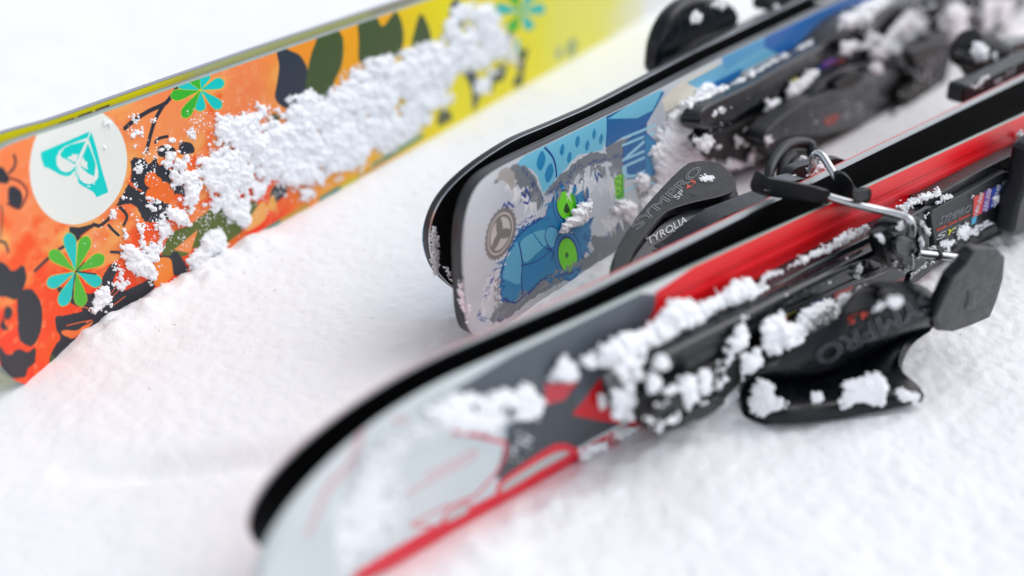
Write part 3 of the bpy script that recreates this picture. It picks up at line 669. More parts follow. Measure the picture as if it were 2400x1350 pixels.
# --- near red ski: rail with its raised ridge
bR = slab(tR, 'binding', [(1512, 968), (1506, 905), (1528, 825), (1640, 768), (1760, 706), (1900, 625), (2030, 560), (2125, 515), (2190, 482), (2205, 560), (2150, 640), (2000, 690), (1900, 735), (1800, 790), (1690, 860), (1640, 930), (1560, 1000)],
          yp(-.010), .012, M['slate'], bev=.0016, smooth=3)
slab(tR, 'rail', [(1521, 930), (1519, 880), (1545, 845), (1640, 795), (1760, 735), (1900, 664), (2030, 600), (2080, 580), (2092, 610), (2075, 645), (1960, 690), (1830, 752), (1690, 830), (1620, 885), (1560, 940), (1535, 950)],
     yp(-.0175), .010, M['gloss'], bR, bev=.0045, smooth=3, taper=-.06)
slab(tR, 'toe_block', [(1510, 935), (1580, 900), (1690, 845), (1750, 815), (1755, 870), (1700, 940), (1640, 985), (1560, 1016), (1524, 1008)], yp(-.020), .014, M['dark'], bR, bev=.002, smooth=2)
slab(tR, 'toe_ledge', [(1530, 950), (1640, 890), (1670, 910), (1600, 970), (1545, 990)], yp(-.024), .006, M['plastic'], bR, bev=.0015, smooth=2)
slab(tR, 'toe_ledge', [(1600, 980), (1690, 930), (1700, 950), (1640, 990)], yp(-.025), .006, M['plastic'], bR, bev=.0015, smooth=2)
slab(tR, 'side_plate', [(1790, 800), (1820, 745), (1900, 700), (2000, 655), (2040, 640), (2050, 680), (1990, 730), (1900, 800), (1830, 850), (1775, 870)], yp(-.0155), .008, M['plastic'], bR, bev=.0012, smooth=2)
PLs = yp(-.0157)
for nm_, P, m_ in [('yellow_label', [(1832, 727), (1862, 712), (1866, 728), (1842, 742)], 'chip_yellow'), ('orange_label', [(1836, 745), (1846, 742), (1843, 765), (1836, 762)], 'chip_orange'),
                   ('blue_label', [(1893, 706), (1920, 694), (1923, 706), (1900, 718)], 'chip_blue'), ('purple_label', [(1920, 680), (1975, 655), (1972, 678), (1925, 700)], 'chip_purple'),
                   ('red_label', [(1953, 682), (1998, 660), (1998, 678), (1955, 700)], 'chip_red')]:
    patch(tR, nm_, P, PLs, M[m_], bR)
for i in range(9):
    x, y = 1889 + i * 12, 700 - i * 5.2
    patch(tR, 'small_print', [(x, y), (x + 7, y - 3), (x + 8, y + 3), (x + 1, y + 6)], PLs, M['print_white'], bR, lift=.0004)
# --- the toe wing, a bent shell that stands out from the ski and rests on the snow
XB, YB = [1737, 1760, 1830, 2000, 2160, 2200], [-.0205, -.026, -.0385, -.0545, -.0705, -.074]
def wing_y(x, k):                                   # k = 0 upper edge, 1 lower edge
    return (1 - k) * (-.020 - .034 * min(1, max(0, (x - 1737) / 463))) + k * float(np.interp(x, XB, YB))
def wy(r_, k, d=0): return [(p[0], p[1], wing_y(p[0], k) + d) for p in cw(r_)]
rowsW = [wy([(118, 872), (200, 790), (300, 735), (420, 660), (640, 545), (820, 440), (890, 330), (945, 255), (1030, 205), (1150, 183), (1300, 190), (1430, 240), (1500, 310)], 0, .003),
         wy([(117, 885), (250, 805), (400, 770), (620, 700), (850, 560), (1000, 450), (1100, 380), (1200, 340), (1350, 310), (1515, 350)], .05),
         wy([(116, 905), (300, 830), (480, 825), (700, 790), (900, 695), (1100, 600), (1300, 500), (1528, 420)], .12),
         wy([(115, 960), (350, 885), (600, 875), (850, 800), (1100, 665), (1300, 570), (1430, 520), (1528, 478)], .22, .006),
         wy([(115, 1020), (350, 950), (600, 930), (900, 860), (1080, 760), (1200, 680), (1290, 650), (1330, 620)], .42, .005),
         wy([(120, 1080), (400, 1040), (700, 1000), (950, 950), (1100, 900), (1200, 850), (1262, 800)], .62, .002),
         wy([(140, 1140), (400, 1120), (700, 1090), (1000, 1040), (1200, 990), (1350, 960), (1395, 975)], .85),
         wy([(190, 1180), (300, 1200), (400, 1203), (700, 1182), (1000, 1132), (1250, 1082), (1412, 1045)], 1)]
wing, WA = loft(tR, 'toe_wing', rowsW, .0028, M['plastic'], bR, N=60, sub=5, bev=.0006)
WF = WA.reshape(-1, 3)
def to_px(fr, p):
    v = fr.world(p) - EYE; d = v @ np.array([0, cp, -sp]); return np.array([1200 + FPX * v[..., 0] / d, 675 - FPX * (v @ np.array([0, sp, cp])) / d]).T if v.ndim > 1 else (1200 + FPX * v[0] / d, 675 - FPX * (v @ np.array([0, sp, cp])) / d)
WPX = np.array([to_px(FR, p) for p in WF])
def on_wing(px, py, lift=.0):
    d = np.hypot(WPX[:, 0] - px, WPX[:, 1] - py); k = np.argsort(d)[:4]; w_ = 1 / (d[k] + 1); y = (WF[k, 1] * w_).sum() / w_.sum()
    return FR.P(px, py, y - .0014 - lift)
def wrap_text(body, a, b_, c, m_, outline=0, wd=.0002):
    """lettering laid onto the bent wing"""
    v, t = text_tris(body, outline); a, b_, c = (np.array(q, float) for q in (a, b_, c))
    P = a + np.outer(v[:, 0], b_ - a) + np.outer(v[:, 1], c - a)
    V = np.array([on_wing(p[0], p[1], .0002) for p in P])
    return tR.add('lettering', V, [tuple(x) for x in t.tolist()], m_, bR, smooth=False)
wrap_text('SYMPRO', cw([(1470, 250)])[0], cw([(640, 680)])[0], cw([(1520, 370)])[0], M['print_dim'], outline=.014)
wrap_text('4.5', cw([(1030, 385)])[0], cw([(880, 435)])[0], cw([(1035, 445)])[0], M['print_red'])
wrap_text('SP', cw([(1150, 325)])[0], cw([(1045, 375)])[0], cw([(1155, 370)])[0], M['print_grey'])
WPn = yp(-.0405)
slab(tR, 'pivot_cap', cw([(1130, 300), (1160, 255), (1220, 245), (1280, 275), (1295, 320), (1250, 350), (1180, 350)]), yp(wing_y(2095, .03) - .0022), .003, M['dark'], bR, bev=.0006)
slab(tR, 'wing_recess', cw([(860, 400), (920, 300), (980, 250), (1080, 240), (1140, 270), (1100, 330), (1000, 370), (930, 410)]), yp(wing_y(2020, .03) - .0006), .002, M['dark'], bR, bev=.0006)
# --- pivot block, brake arm, rubber grips, paddle
slab(tR, 'brake_housing', [(2078, 560), (2110, 522), (2150, 510), (2176, 528), (2180, 585), (2165, 625), (2120, 640), (2085, 610)], yp(-.026), .010, M['plastic'], bR, bev=.0018)
slab(tR, 'brake_housing_cover', [(2098, 570), (2118, 555), (2140, 562), (2145, 590), (2125, 605), (2102, 598)], yp(-.0285), .004, M['gloss'], bR, bev=.0012)
slab(tR, 'guide_plate', [(2138, 640), (2165, 612), (2202, 592), (2198, 622), (2150, 662), (2128, 668)], yp(-.024), .003, M['plastic'], bR, bev=.0006, smooth=0)
slab(tR, 'locking_tab', [(2052, 556), (2060, 545), (2100, 530), (2108, 540), (2075, 562)], yp(-.024), .004, M['dark'], bR, bev=.0006)
arm = tube(tR, 'brake_arm', [(2134, 552, -.031), (2137, 535, -.031), (2132, 518, -.030), (2115, 507, -.026), (2070, 495, -.018), (2010, 481, -.009), (1940, 461, .003)], .0020, M['steel'], bR)
# grips as tapered blocks: outline in the plane, real thickness
def grip(T, par, P, ys, th, m, nm='rubber_grip'):
    """P outline px, ys depth as a function of px"""
    q = catmull(P, 4); A3 = np.array([T.fr.P(a[0], a[1], ys(a[0])) for a in q]); c = A3.mean(0); n = (T.fr.e - c); n /= np.linalg.norm(n)
    N = len(q); bm = bmesh.new(); L = []
    for k, s_ in ((.5, .80), (.25, .97), (-.25, .97), (-.5, .80)):
        L.append([bm.verts.new(tuple(c + (v - c) * s_ + n * th * k - T.off)) for v in A3])
    bm.faces.new(L[0]); bm.faces.new(L[3][::-1])
    for r_ in range(3):
        for i in range(N): bm.faces.new((L[r_][i], L[r_ + 1][i], L[r_ + 1][(i + 1) % N], L[r_][(i + 1) % N]))
    bmesh.ops.recalc_face_normals(bm, faces=bm.faces); me = bpy.data.meshes.new(nm); bm.to_mesh(me); bm.free()
    me.polygons.foreach_set('use_smooth', [True] * len(me.polygons)); me.materials.append(m)
    o = bpy.data.objects.new(nm, me); C.objects.link(o); o.parent = par; bevel(o, .0010, 3, 30); return o
grip(tR, bR, ch([(755, 905), (775, 890), (815, 915), (860, 955), (960, 975), (1080, 995), (1250, 1030), (1400, 1060), (1520, 1095), (1565, 1120), (1570, 1180), (1560, 1240), (1530, 1255), (1380, 1240), (1200, 1215), (1000, 1190), (850, 1165), (745, 1130), (705, 1090), (705, 1030), (725, 970)]), lambda x: .002 + (1950 - x) / 185 * .028, .009, M['rubber'])
slab(tR, 'grip_stud', ch([(875, 1105), (895, 1098), (930, 1105), (935, 1118), (905, 1126), (880, 1118)]), ((0, .002 + (1950 - 1798) / 185 * .028 - .0040, 0), (0, 1, 0)), .001, M['steel'], bR, bev=.0002)
tube(tR, 'brake_axle', [(2152, 594, -.030), (2190, 598, -.034), (2240, 603, -.040), (2290, 607, -.044)], .0019, M['steel'], bR)
tube(tR, 'brake_axle_collar', [(2194, 598, -.0345), (2200, 599, -.035)], .0026, M['dark'], bR)
pad = slab(tR, 'brake_paddle', [(2280, 590), (2292, 583), (2340, 582), (2358, 602), (2354, 650), (2340, 700), (2321, 746), (2275, 766), (2235, 780), (2200, 777), (2190, 745), (2212, 695), (2234, 648), (2264, 618)], ((0, -.0425, 0), (.1, 1, .12)), .006, M['plastic'], bR, bev=.0016, smooth=0)
pl_ = ((0, -.0425, 0), (.1, 1, .12))
slab(tR, 'slot_rim', [(2262, 726), (2270, 681), (2291, 677), (2284, 722)], (tuple(np.array(pl_[0]) - np.array(pl_[1]) * .0003), pl_[1]), .001, M['gloss'], pad and bR, bev=.0002, smooth=0)
slab(tR, 'slot', [(2266, 721), (2273, 686), (2287, 682), (2281, 717)], (tuple(np.array(pl_[0]) - np.array(pl_[1]) * .0005), pl_[1]), .001, M['grey'], bR, bev=.0002, smooth=0)
tube(tR, 'brake_stub', [(2190, 706, -.036), (2215, 690, -.042), (2235, 665, -.046)], .004, M['rubber'], bR)
# --- label plate and heel block
pp_ = yp(-.0125)
slab(tR, 'base_plate', [(2165, 470), (2200, 455), (2300, 400), (2420, 340), (2500, 300), (2500, 480), (2400, 530), (2330, 560), (2230, 605), (2190, 630)], yp(-.0085), .009, M['plastic'], bR, bev=.001, smooth=0)
slab(tR, 'label_plate', [(2181, 503), (2190, 492), (2355, 402), (2376, 406), (2378, 425), (2350, 508), (2325, 528), (2205, 590), (2194, 588)], pp_, .004, M['grey'], bR, bev=.0006, smooth=0)
slab(tR, 'lower_step', [(2198, 592), (2325, 531), (2345, 515), (2338, 545), (2225, 598), (2206, 605)], yp(-.0115), .004, M['grey'], bR, bev=.0006, smooth=0)
text_on(tR, 'lettering', 'SYMPRO', pp_, cr([(838, 765)])[0], cr([(1085, 660)])[0], cr([(862, 700)])[0], M['print_grey'], bR, outline=.010, lift=.0003, thick=.0001)
text_on(tR, 'lettering', 'Single Code System', pp_, cr([(818, 828)])[0], cr([(1085, 700)])[0], cr([(826, 795)])[0], M['print_red'], bR)
text_on(tR, 'lettering', 'S', pp_, cr([(820, 890)])[0], cr([(885, 860)])[0], cr([(840, 835)])[0], M['print_grey'], bR)
text_on(tR, 'lettering', 'Y', pp_, cr([(888, 858)])[0], cr([(950, 832)])[0], cr([(915, 805)])[0], M['print_yellow'], bR)
text_on(tR, 'lettering', 'S', pp_, cr([(945, 835)])[0], cr([(1000, 810)])[0], cr([(965, 780)])[0], M['print_grey'], bR)
for P, m_, nm_ in [([(1122, 545), (1205, 510), (1180, 675), (1110, 705)], 'chip_red', 'red_label'), ([(1212, 495), (1262, 475), (1240, 640), (1182, 670)], 'chip_purple', 'purple_label'), ([(1268, 478), (1345, 445), (1315, 605), (1245, 640)], 'chip_blue', 'blue_label'),
               ([(1105, 710), (1145, 692), (1132, 750), (1100, 765)], 'chip_cyan', 'cyan_label'), ([(1320, 595), (1345, 585), (1332, 640), (1308, 655)], 'chip_yellow', 'yellow_label')]:
    patch(tR, nm_, cr(P), pp_, M[m_], bR)
for (a, b, c), body in [((((1140, 690)), (1190, 515), (1118, 682)), '180-260'), (((1215, 660), (1255, 485), (1190, 652)), '220-300'), (((1280, 628), (1330, 455), (1255, 620)), '260-340')]:
    text_on(tR, 'lettering', body, pp_, cr([a])[0], cr([b])[0], cr([c])[0], M['print_white'], bR, lift=.0004)
for P in [[(1345, 580), (1362, 590), (1410, 410), (1395, 405)], [(1352, 425), (1360, 432), (1412, 410), (1405, 400)], [(1318, 580), (1330, 585), (1360, 432), (1350, 425)], [(1318, 580), (1345, 592), (1350, 582), (1324, 572)], [(1378, 570), (1386, 570), (1432, 400), (1424, 400)]]:
    patch(tR, 'printed_frame', cr(P), pp_, M['print_grey'], bR)
text_on(tR, 'lettering', 'PSEI', pp_, cr([(1355, 570)])[0], cr([(1395, 425)])[0], cr([(1332, 560)])[0], M['print_grey'], bR, lift=.0004)
hb = slab(tR, 'heel_block', [(2420, 350), (2440, 330), (2500, 290), (2520, 480), (2420, 545), (2385, 556), (2374, 548), (2388, 480), (2404, 440)], yp(-.026), .012, M['grey'], bR, bev=.003, smooth=0)
tube(tR, 'black_strap', [(2200, 462, -.002), (2240, 436, -.004), (2268, 418, -.003), (2300, 392, -.004), (2360, 366, -.004), (2410, 345, -.004)], .0014, M['dark'], bR)

# --- far red ski: its toe wing stands out on the other side
bF = slab(tR2, 'binding', c3([(600, 1010), (860, 800), (1000, 700), (1400, 540), (1420, 545), (1400, 580), (1000, 760), (600, 1000)]), yp(.040), .012, M['plastic'], bev=.001, smooth=0)
wpl = ((.05, .055, .056), (.0, -.30, 1.0))
slab(tR2, 'wing_body', c3([(110, 1180), (140, 1040), (300, 830), (600, 560), (860, 440), (1060, 400), (1100, 480), (1118, 590), (1000, 690), (700, 830), (400, 1010), (200, 1150)]), ((.05, .055, .047), (0, -.25, 1)), .022, M['dark'], bF, bev=.002)
slab(tR2, 'wing_side_plate', c3([(255, 1070), (330, 960), (420, 850), (540, 740), (700, 660), (930, 600), (1060, 600), (1130, 600), (1300, 550), (1340, 580), (1000, 740), (700, 880), (420, 1030), (180, 1160)]), ((.05, .055, .050), (0, -.35, 1)), .014, M['slate'], bF, bev=.0015)
slab(tR2, 'toe_wing', c3([(118, 1180), (125, 1050), (140, 980), (185, 895), (260, 770), (400, 590), (590, 385), (690, 295), (760, 262), (900, 260), (1000, 300), (1080, 385), (1098, 450), (1075, 500), (960, 545), (760, 590), (600, 640), (520, 690), (420, 800), (340, 900), (290, 980), (240, 1080)]), wpl, .0075, M['plastic'], bF, bev=.0030, smooth=5)
text_on(tR2, 'lettering', 'SYMPRO', wpl, c3([(318, 812)])[0], c3([(835, 335)])[0], c3([(255, 772)])[0], M['print_grey'], bF, outline=.0115, lift=.0003, thick=.0001)
text_on(tR2, 'lettering', 'SP', wpl, c3([(632, 572)])[0], c3([(695, 512)])[0], c3([(598, 548)])[0], M['print_grey'], bF)
text_on(tR2, 'lettering', '4.5', wpl, c3([(720, 492)])[0], c3([(782, 428)])[0], c3([(690, 470)])[0], M['print_red'], bF)
tpl = ((.05, .055, .050), (0, -.35, 1))
text_on(tR2, 'lettering', 'TYROLIA', tpl, c3([(400, 935)])[0], c3([(712, 750)])[0], c3([(385, 880)])[0], M['print_white'], bF, outline=0, lift=.0004)
slab(tR2, 'pivot_recess', c3([(775, 400), (800, 370), (860, 355), (920, 370), (945, 400), (920, 430), (860, 440), (800, 425)]), (tuple(np.array(wpl[0]) + np.array(wpl[1]) * .0002), wpl[1]), .001, M['grey'], bF, bev=.0002)
slab(tR2, 'wing_scar', c3([(735, 510), (780, 495), (825, 500), (835, 520), (800, 535), (750, 530)]), (tuple(np.array(wpl[0]) + np.array(wpl[1]) * .0002), wpl[1]), .001, M['gloss'], bF, bev=.0002)
arm2 = tube(tR2, 'brake_arm', [(1898, 402, .034), (1907, 385, .032), (1905, 370, .030), (1914, 360, .028), (1928, 366, .024), (1945, 392, .018), (1962, 420, .011)], .0019, M['steel'], bF)
grip(tR2, bF, ch([(1590, 905), (1640, 892), (1700, 915), (1770, 985), (1810, 1060), (1850, 1080), (1950, 1078), (1995, 1110), (1990, 1200), (1950, 1245), (1850, 1275), (1770, 1230), (1680, 1190), (1620, 1080), (1590, 980)]), lambda x: .013 - (x - 1955) / 85 * .023, .010, M['rubber'])
grip(tR2, bF, ch([(1790, 1085), (1850, 1095), (1950, 1090), (1985, 1130), (1975, 1200), (1900, 1225), (1830, 1230), (1780, 1180)]), lambda x: -.009, .009, M['rubber'], 'rubber_tip')
tube(tR2, 'brake_arch', [(1800, 425, .066), (1806, 395, .070), (1822, 365, .075), (1845, 343, .078), (1875, 336, .078), (1900, 342, .074), (1903, 368, .070)], [.0026, .003, .0034, .0038, .0038, .0034, .003], M['grey'], bF)
tube(tR2, 'brake_rib', [(1830, 420, .064), (1838, 385, .068), (1860, 365, .070)], .003, M['dark'], bF)
tube(tR2, 'brake_rib', [(1850, 425, .060), (1858, 390, .064), (1878, 372, .066)], .0025, M['plastic'], bF)
slab(tR2, 'brake_housing', ch([(1110, 1000), (1140, 930), (1200, 870), (1330, 830), (1450, 800), (1560, 780), (1650, 770), (1730, 800), (1700, 860), (1560, 930), (1400, 980), (1250, 1010)]), yp(.050), .006, M['grey'], bF, bev=.002)
slab(tR2, 'binding_plate', ch([(1080, 1040), (1200, 1000), (1290, 985), (1340, 1000), (1320, 1040), (1200, 1080), (1060, 1100)]), yp(.040), .01, M['slate'], bF, bev=.001)
slab(tR2, 'heel_plate', ct([(1620, 960), (1640, 900), (1900, 800), (2100, 700), (2400, 560), (2500, 500), (2700, 420), (2700, 700), (2250, 900), (1900, 1040), (1600, 1100)]), yp(.050), .012, M['grey'], bF, bev=.002, smooth=0)
tube(tR2, 'heel_roller', [(2262, 112, .090), (2300, 125, .085), (2345, 142, .080)], [.013, .014, .012], M['dark'], bF, k=24)
tube(tR2, 'heel_lever', [(2262, 120, .092), (2268, 150, .090), (2290, 175, .084), (2320, 172, .078)], .006, M['dark'], bF)
slab(tR2, 'heel_cover', ct([(1720, 620), (1800, 560), (2100, 480), (2400, 420), (2700, 400), (2700, 560), (2200, 640), (1900, 700)]), yp(.075), .015, M['plastic'], bF, bev=.003)

# ================================================================== BINDING of the blue pair
bB = slab(tB, 'binding', cu_([(350, 800), (370, 700), (470, 620), (700, 500), (1000, 330), (1250, 205), (1450, 110), (1700, -20), (1800, 60), (1500, 300), (1250, 450), (900, 620), (620, 790), (420, 860)]), yp(-.008), .010, M['slate'], bev=.002)
slab(tB, 'rail', cu_([(370, 770), (400, 690), (480, 635), (700, 530), (1000, 360), (1250, 235), (1370, 190), (1415, 230), (1415, 290), (1190, 420), (920, 560), (700, 680), (560, 770), (430, 810)]), yp(-.016), .010, M['gloss'], bB, bev=.005, taper=-.05)
slab(tB, 'toe_block', cu_([(380, 850), (560, 800), (760, 720), (830, 760), (780, 900), (680, 1000), (560, 1010), (450, 980)]), yp(-.012), .012, M['dark'], bB, bev=.003)
slab(tB, 'side_plate', cu_([(820, 700), (920, 560), (1100, 430), (1300, 330), (1420, 300), (1300, 430), (1100, 600), (900, 720)]), yp(-.0145), .008, M['grey'], bB, bev=.001)
for P, m_, nm_ in [([(1135, 395), (1190, 360), (1240, 365), (1215, 430), (1150, 440)], 'chip_purple', 'purple_label'), ([(1180, 400), (1275, 365), (1280, 390), (1210, 445), (1180, 440)], 'chip_red', 'red_label'), ([(1105, 430), (1160, 400), (1175, 440), (1125, 475)], 'chip_blue', 'blue_label'), ([(950, 500), (985, 485), (985, 515), (955, 525)], 'chip_yellow', 'yellow_label')]:
    patch(tB, nm_, cu_(P), yp(-.017), M[m_], bB)
bwp = yp(-.034)
slab(tB, 'black_slab', cu_([(780, 900), (900, 830), (1150, 780), (1440, 700), (1470, 780), (1450, 900), (1440, 960), (1280, 1040), (1100, 1060), (900, 1020), (820, 960)]), yp(-.026), .012, M['dark'], bB, bev=.003)  # black slab filling the dark area below the toe wing
slab(tB, 'toe_wing', cu_([(775, 880), (800, 820), (900, 730), (1050, 635), (1250, 545), (1400, 465), (1550, 430), (1660, 440), (1725, 490), (1715, 560), (1620, 640), (1480, 740), (1350, 800), (1150, 840), (950, 850), (850, 880), (800, 900)]), bwp, .014, M['plastic'], bB, bev=.006)
slab(tB, 'wing_shoulder', cu_([(1080, 610), (1200, 470), (1350, 405), (1500, 400), (1640, 410), (1640, 450), (1450, 470), (1250, 550)]), yp(-.030), .012, M['plastic'], bB, bev=.004)
slab(tB, 'wing_recess', cu_([(1230, 530), (1300, 480), (1380, 470), (1400, 490), (1330, 540), (1250, 560)]), yp(-.0345), .003, M['dark'], bB, bev=.001)
text_on(tB, 'lettering', 'SYMPRO', bwp, cu_([(1060, 745)])[0], cu_([(1300, 650)])[0], cu_([(1050, 705)])[0], M['print_dim'], bB)
text_on(tB, 'lettering', 'SP', bwp, cu_([(1160, 790)])[0], cu_([(1245, 755)])[0], cu_([(1150, 745)])[0], M['print_red'], bB)
text_on(tB, 'lettering', '4.5', bwp, cu_([(1265, 770)])[0], cu_([(1395, 700)])[0], cu_([(1250, 705)])[0], M['print_grey'], bB, outline=.02)
slab(tB, 'brake_paddle', cu_([(1650, 610), (1690, 560), (1760, 470), (1700, 330), (1850, 262), (1960, 270), (1940, 400), (1905, 555), (1860, 590), (1750, 645), (1680, 645)]), yp(-.045), .010, M['dark'], bB, bev=.003, smooth=2)
tube(tB, 'brake_arm', [(2140, 230, -.036), (2115, 250, -.040), (2095, 265, -.042)], .0022, M['steel'], bB)
slab(tB, 'heel_block', ct([(60, 620), (300, 300), (560, 140), (900, 60), (1380, -60), (1380, 60), (1240, 330), (1280, 480), (1000, 620), (760, 760), (500, 640)]), yp(-.016), .02, M['plastic'], bB, bev=.004)
slab(tB, 'heel_lever', ct([(1250, 330), (1390, -20), (1500, -60), (1900, -60), (1800, 200), (1700, 300), (1500, 400), (1280, 430)]), yp(-.022), .012, M['plastic'], bB, bev=.004)
slab(tB, 'heel_arm', ct([(1240, 380), (1500, 330), (1800, 290), (2100, 250), (2500, 200), (2500, 330), (2100, 400), (1700, 430), (1300, 460)]), yp(-.036), .010, M['grey'], bB, bev=.003)
slab(tB, 'heel_lever', ct([(1830, -50), (2300, -50), (2230, 220), (2000, 280), (1800, 260)]), yp(-.030), .012, M['plastic'], bB, bev=.004)
# far blue ski: toe wing on its other side
bB2 = slab(tB2, 'binding', [(1545, 178), (1580, 150), (1740, 70), (1900, -5), (2100, -100), (2100, -60), (1900, 20), (1740, 100)], yp(.030), .01, M['slate'], bev=.001, smooth=0)
slab(tB2, 'toe_wing', [(1546, 175), (1543, 140), (1552, 90), (1575, 40), (1610, 5), (1650, -8), (1700, 2), (1728, 20), (1735, 45), (1720, 72), (1670, 85), (1630, 110), (1610, 140), (1590, 165)], yp(.044), .012, M['plastic'], bB2, bev=.004)
slab(tB2, 'wing_side_plate', [(1575, 168), (1600, 130), (1640, 95), (1720, 66), (1745, 60), (1742, 85), (1700, 110), (1630, 145)], yp(.040), .006, M['dark'], bB2, bev=.002)
slab(tB2, 'heel_block', [(1800, 25), (1812, -15), (1900, -30), (1990, -40), (2100, -70), (2050, -10), (1900, 8), (1850, 15)], yp(.034), .012, M['dark'], bB2, bev=.004)

def screw(T, par, px, py, y, r_):
    c = T.fr.P(px, py, y); V = []; F = []; k = 16
    for q, (rr, dy) in enumerate([(r_, .0004), (r_, -.0002), (r_ * .82, -.0006), (r_ * .5, -.0006), (r_ * .42, -.0001)]):
        for j in range(k): a = 2 * math.pi * j / k; V.append(c + np.array([rr * math.cos(a), dy, rr * math.sin(a)]))
    for q in range(4):
        for j in range(k): F.append((q * k + j, q * k + (j + 1) % k, (q + 1) * k + (j + 1) % k, (q + 1) * k + j))
    F.append(tuple(range(4 * k, 5 * k)))
    T.add('screw', V, F, M['steel'], par)
for x, y in [(2152, 600), (2098, 618)]: screw(tR, bR, x, y, -.0270, .0016)
screw(tR, bR, 1585, 945, -.0212, .002); screw(tR, bR, 1680, 895, -.0212, .002); screw(tR, bR, 2440, 440, -.0262, .002)
screw(tB, bB, 1890, 170, -.0175, .0018)
for k in range(5):
    x = 1780 + k * 14; slab(tR, 'rib', [(x, 792 - k * 7), (x + 6, 789 - k * 7), (x + 2, 830 - k * 6), (x - 4, 833 - k * 6)], yp(-.0172), .003, M['gloss'], bR, bev=.0004, smooth=0)
for k in range(4):
    x = 2204 + k * 30; slab(tR, 'notch', [(x, 596 - k * 14), (x + 10, 591 - k * 14), (x + 9, 597 - k * 14), (x, 602 - k * 14)], yp(-.0122), .001, M['dark'], bR, bev=.0001, smooth=0)
tube(tR, 'seam_line', [(1560, 862, -.0176), (1700, 797, -.0177), (1900, 702, -.0177), (2060, 628, -.0177)], .0004, M['dark'], bR)
slab(tR, 'housing_rib', [(2090, 548), (2116, 530), (2120, 538), (2096, 556)], yp(-.0275), .003, M['gloss'], bR, bev=.0005, smooth=0)
slab(tR, 'housing_rib', [(2150, 535), (2170, 532), (2172, 580), (2160, 590)], yp(-.0275), .003, M['grey'], bR, bev=.0005, smooth=0)
tube(tR, 'spring', [(2136 + 4 * (k % 2), 630 - k * 4, -.0290) for k in range(9)], .0007, M['steel'], bR, n=2, k=6)

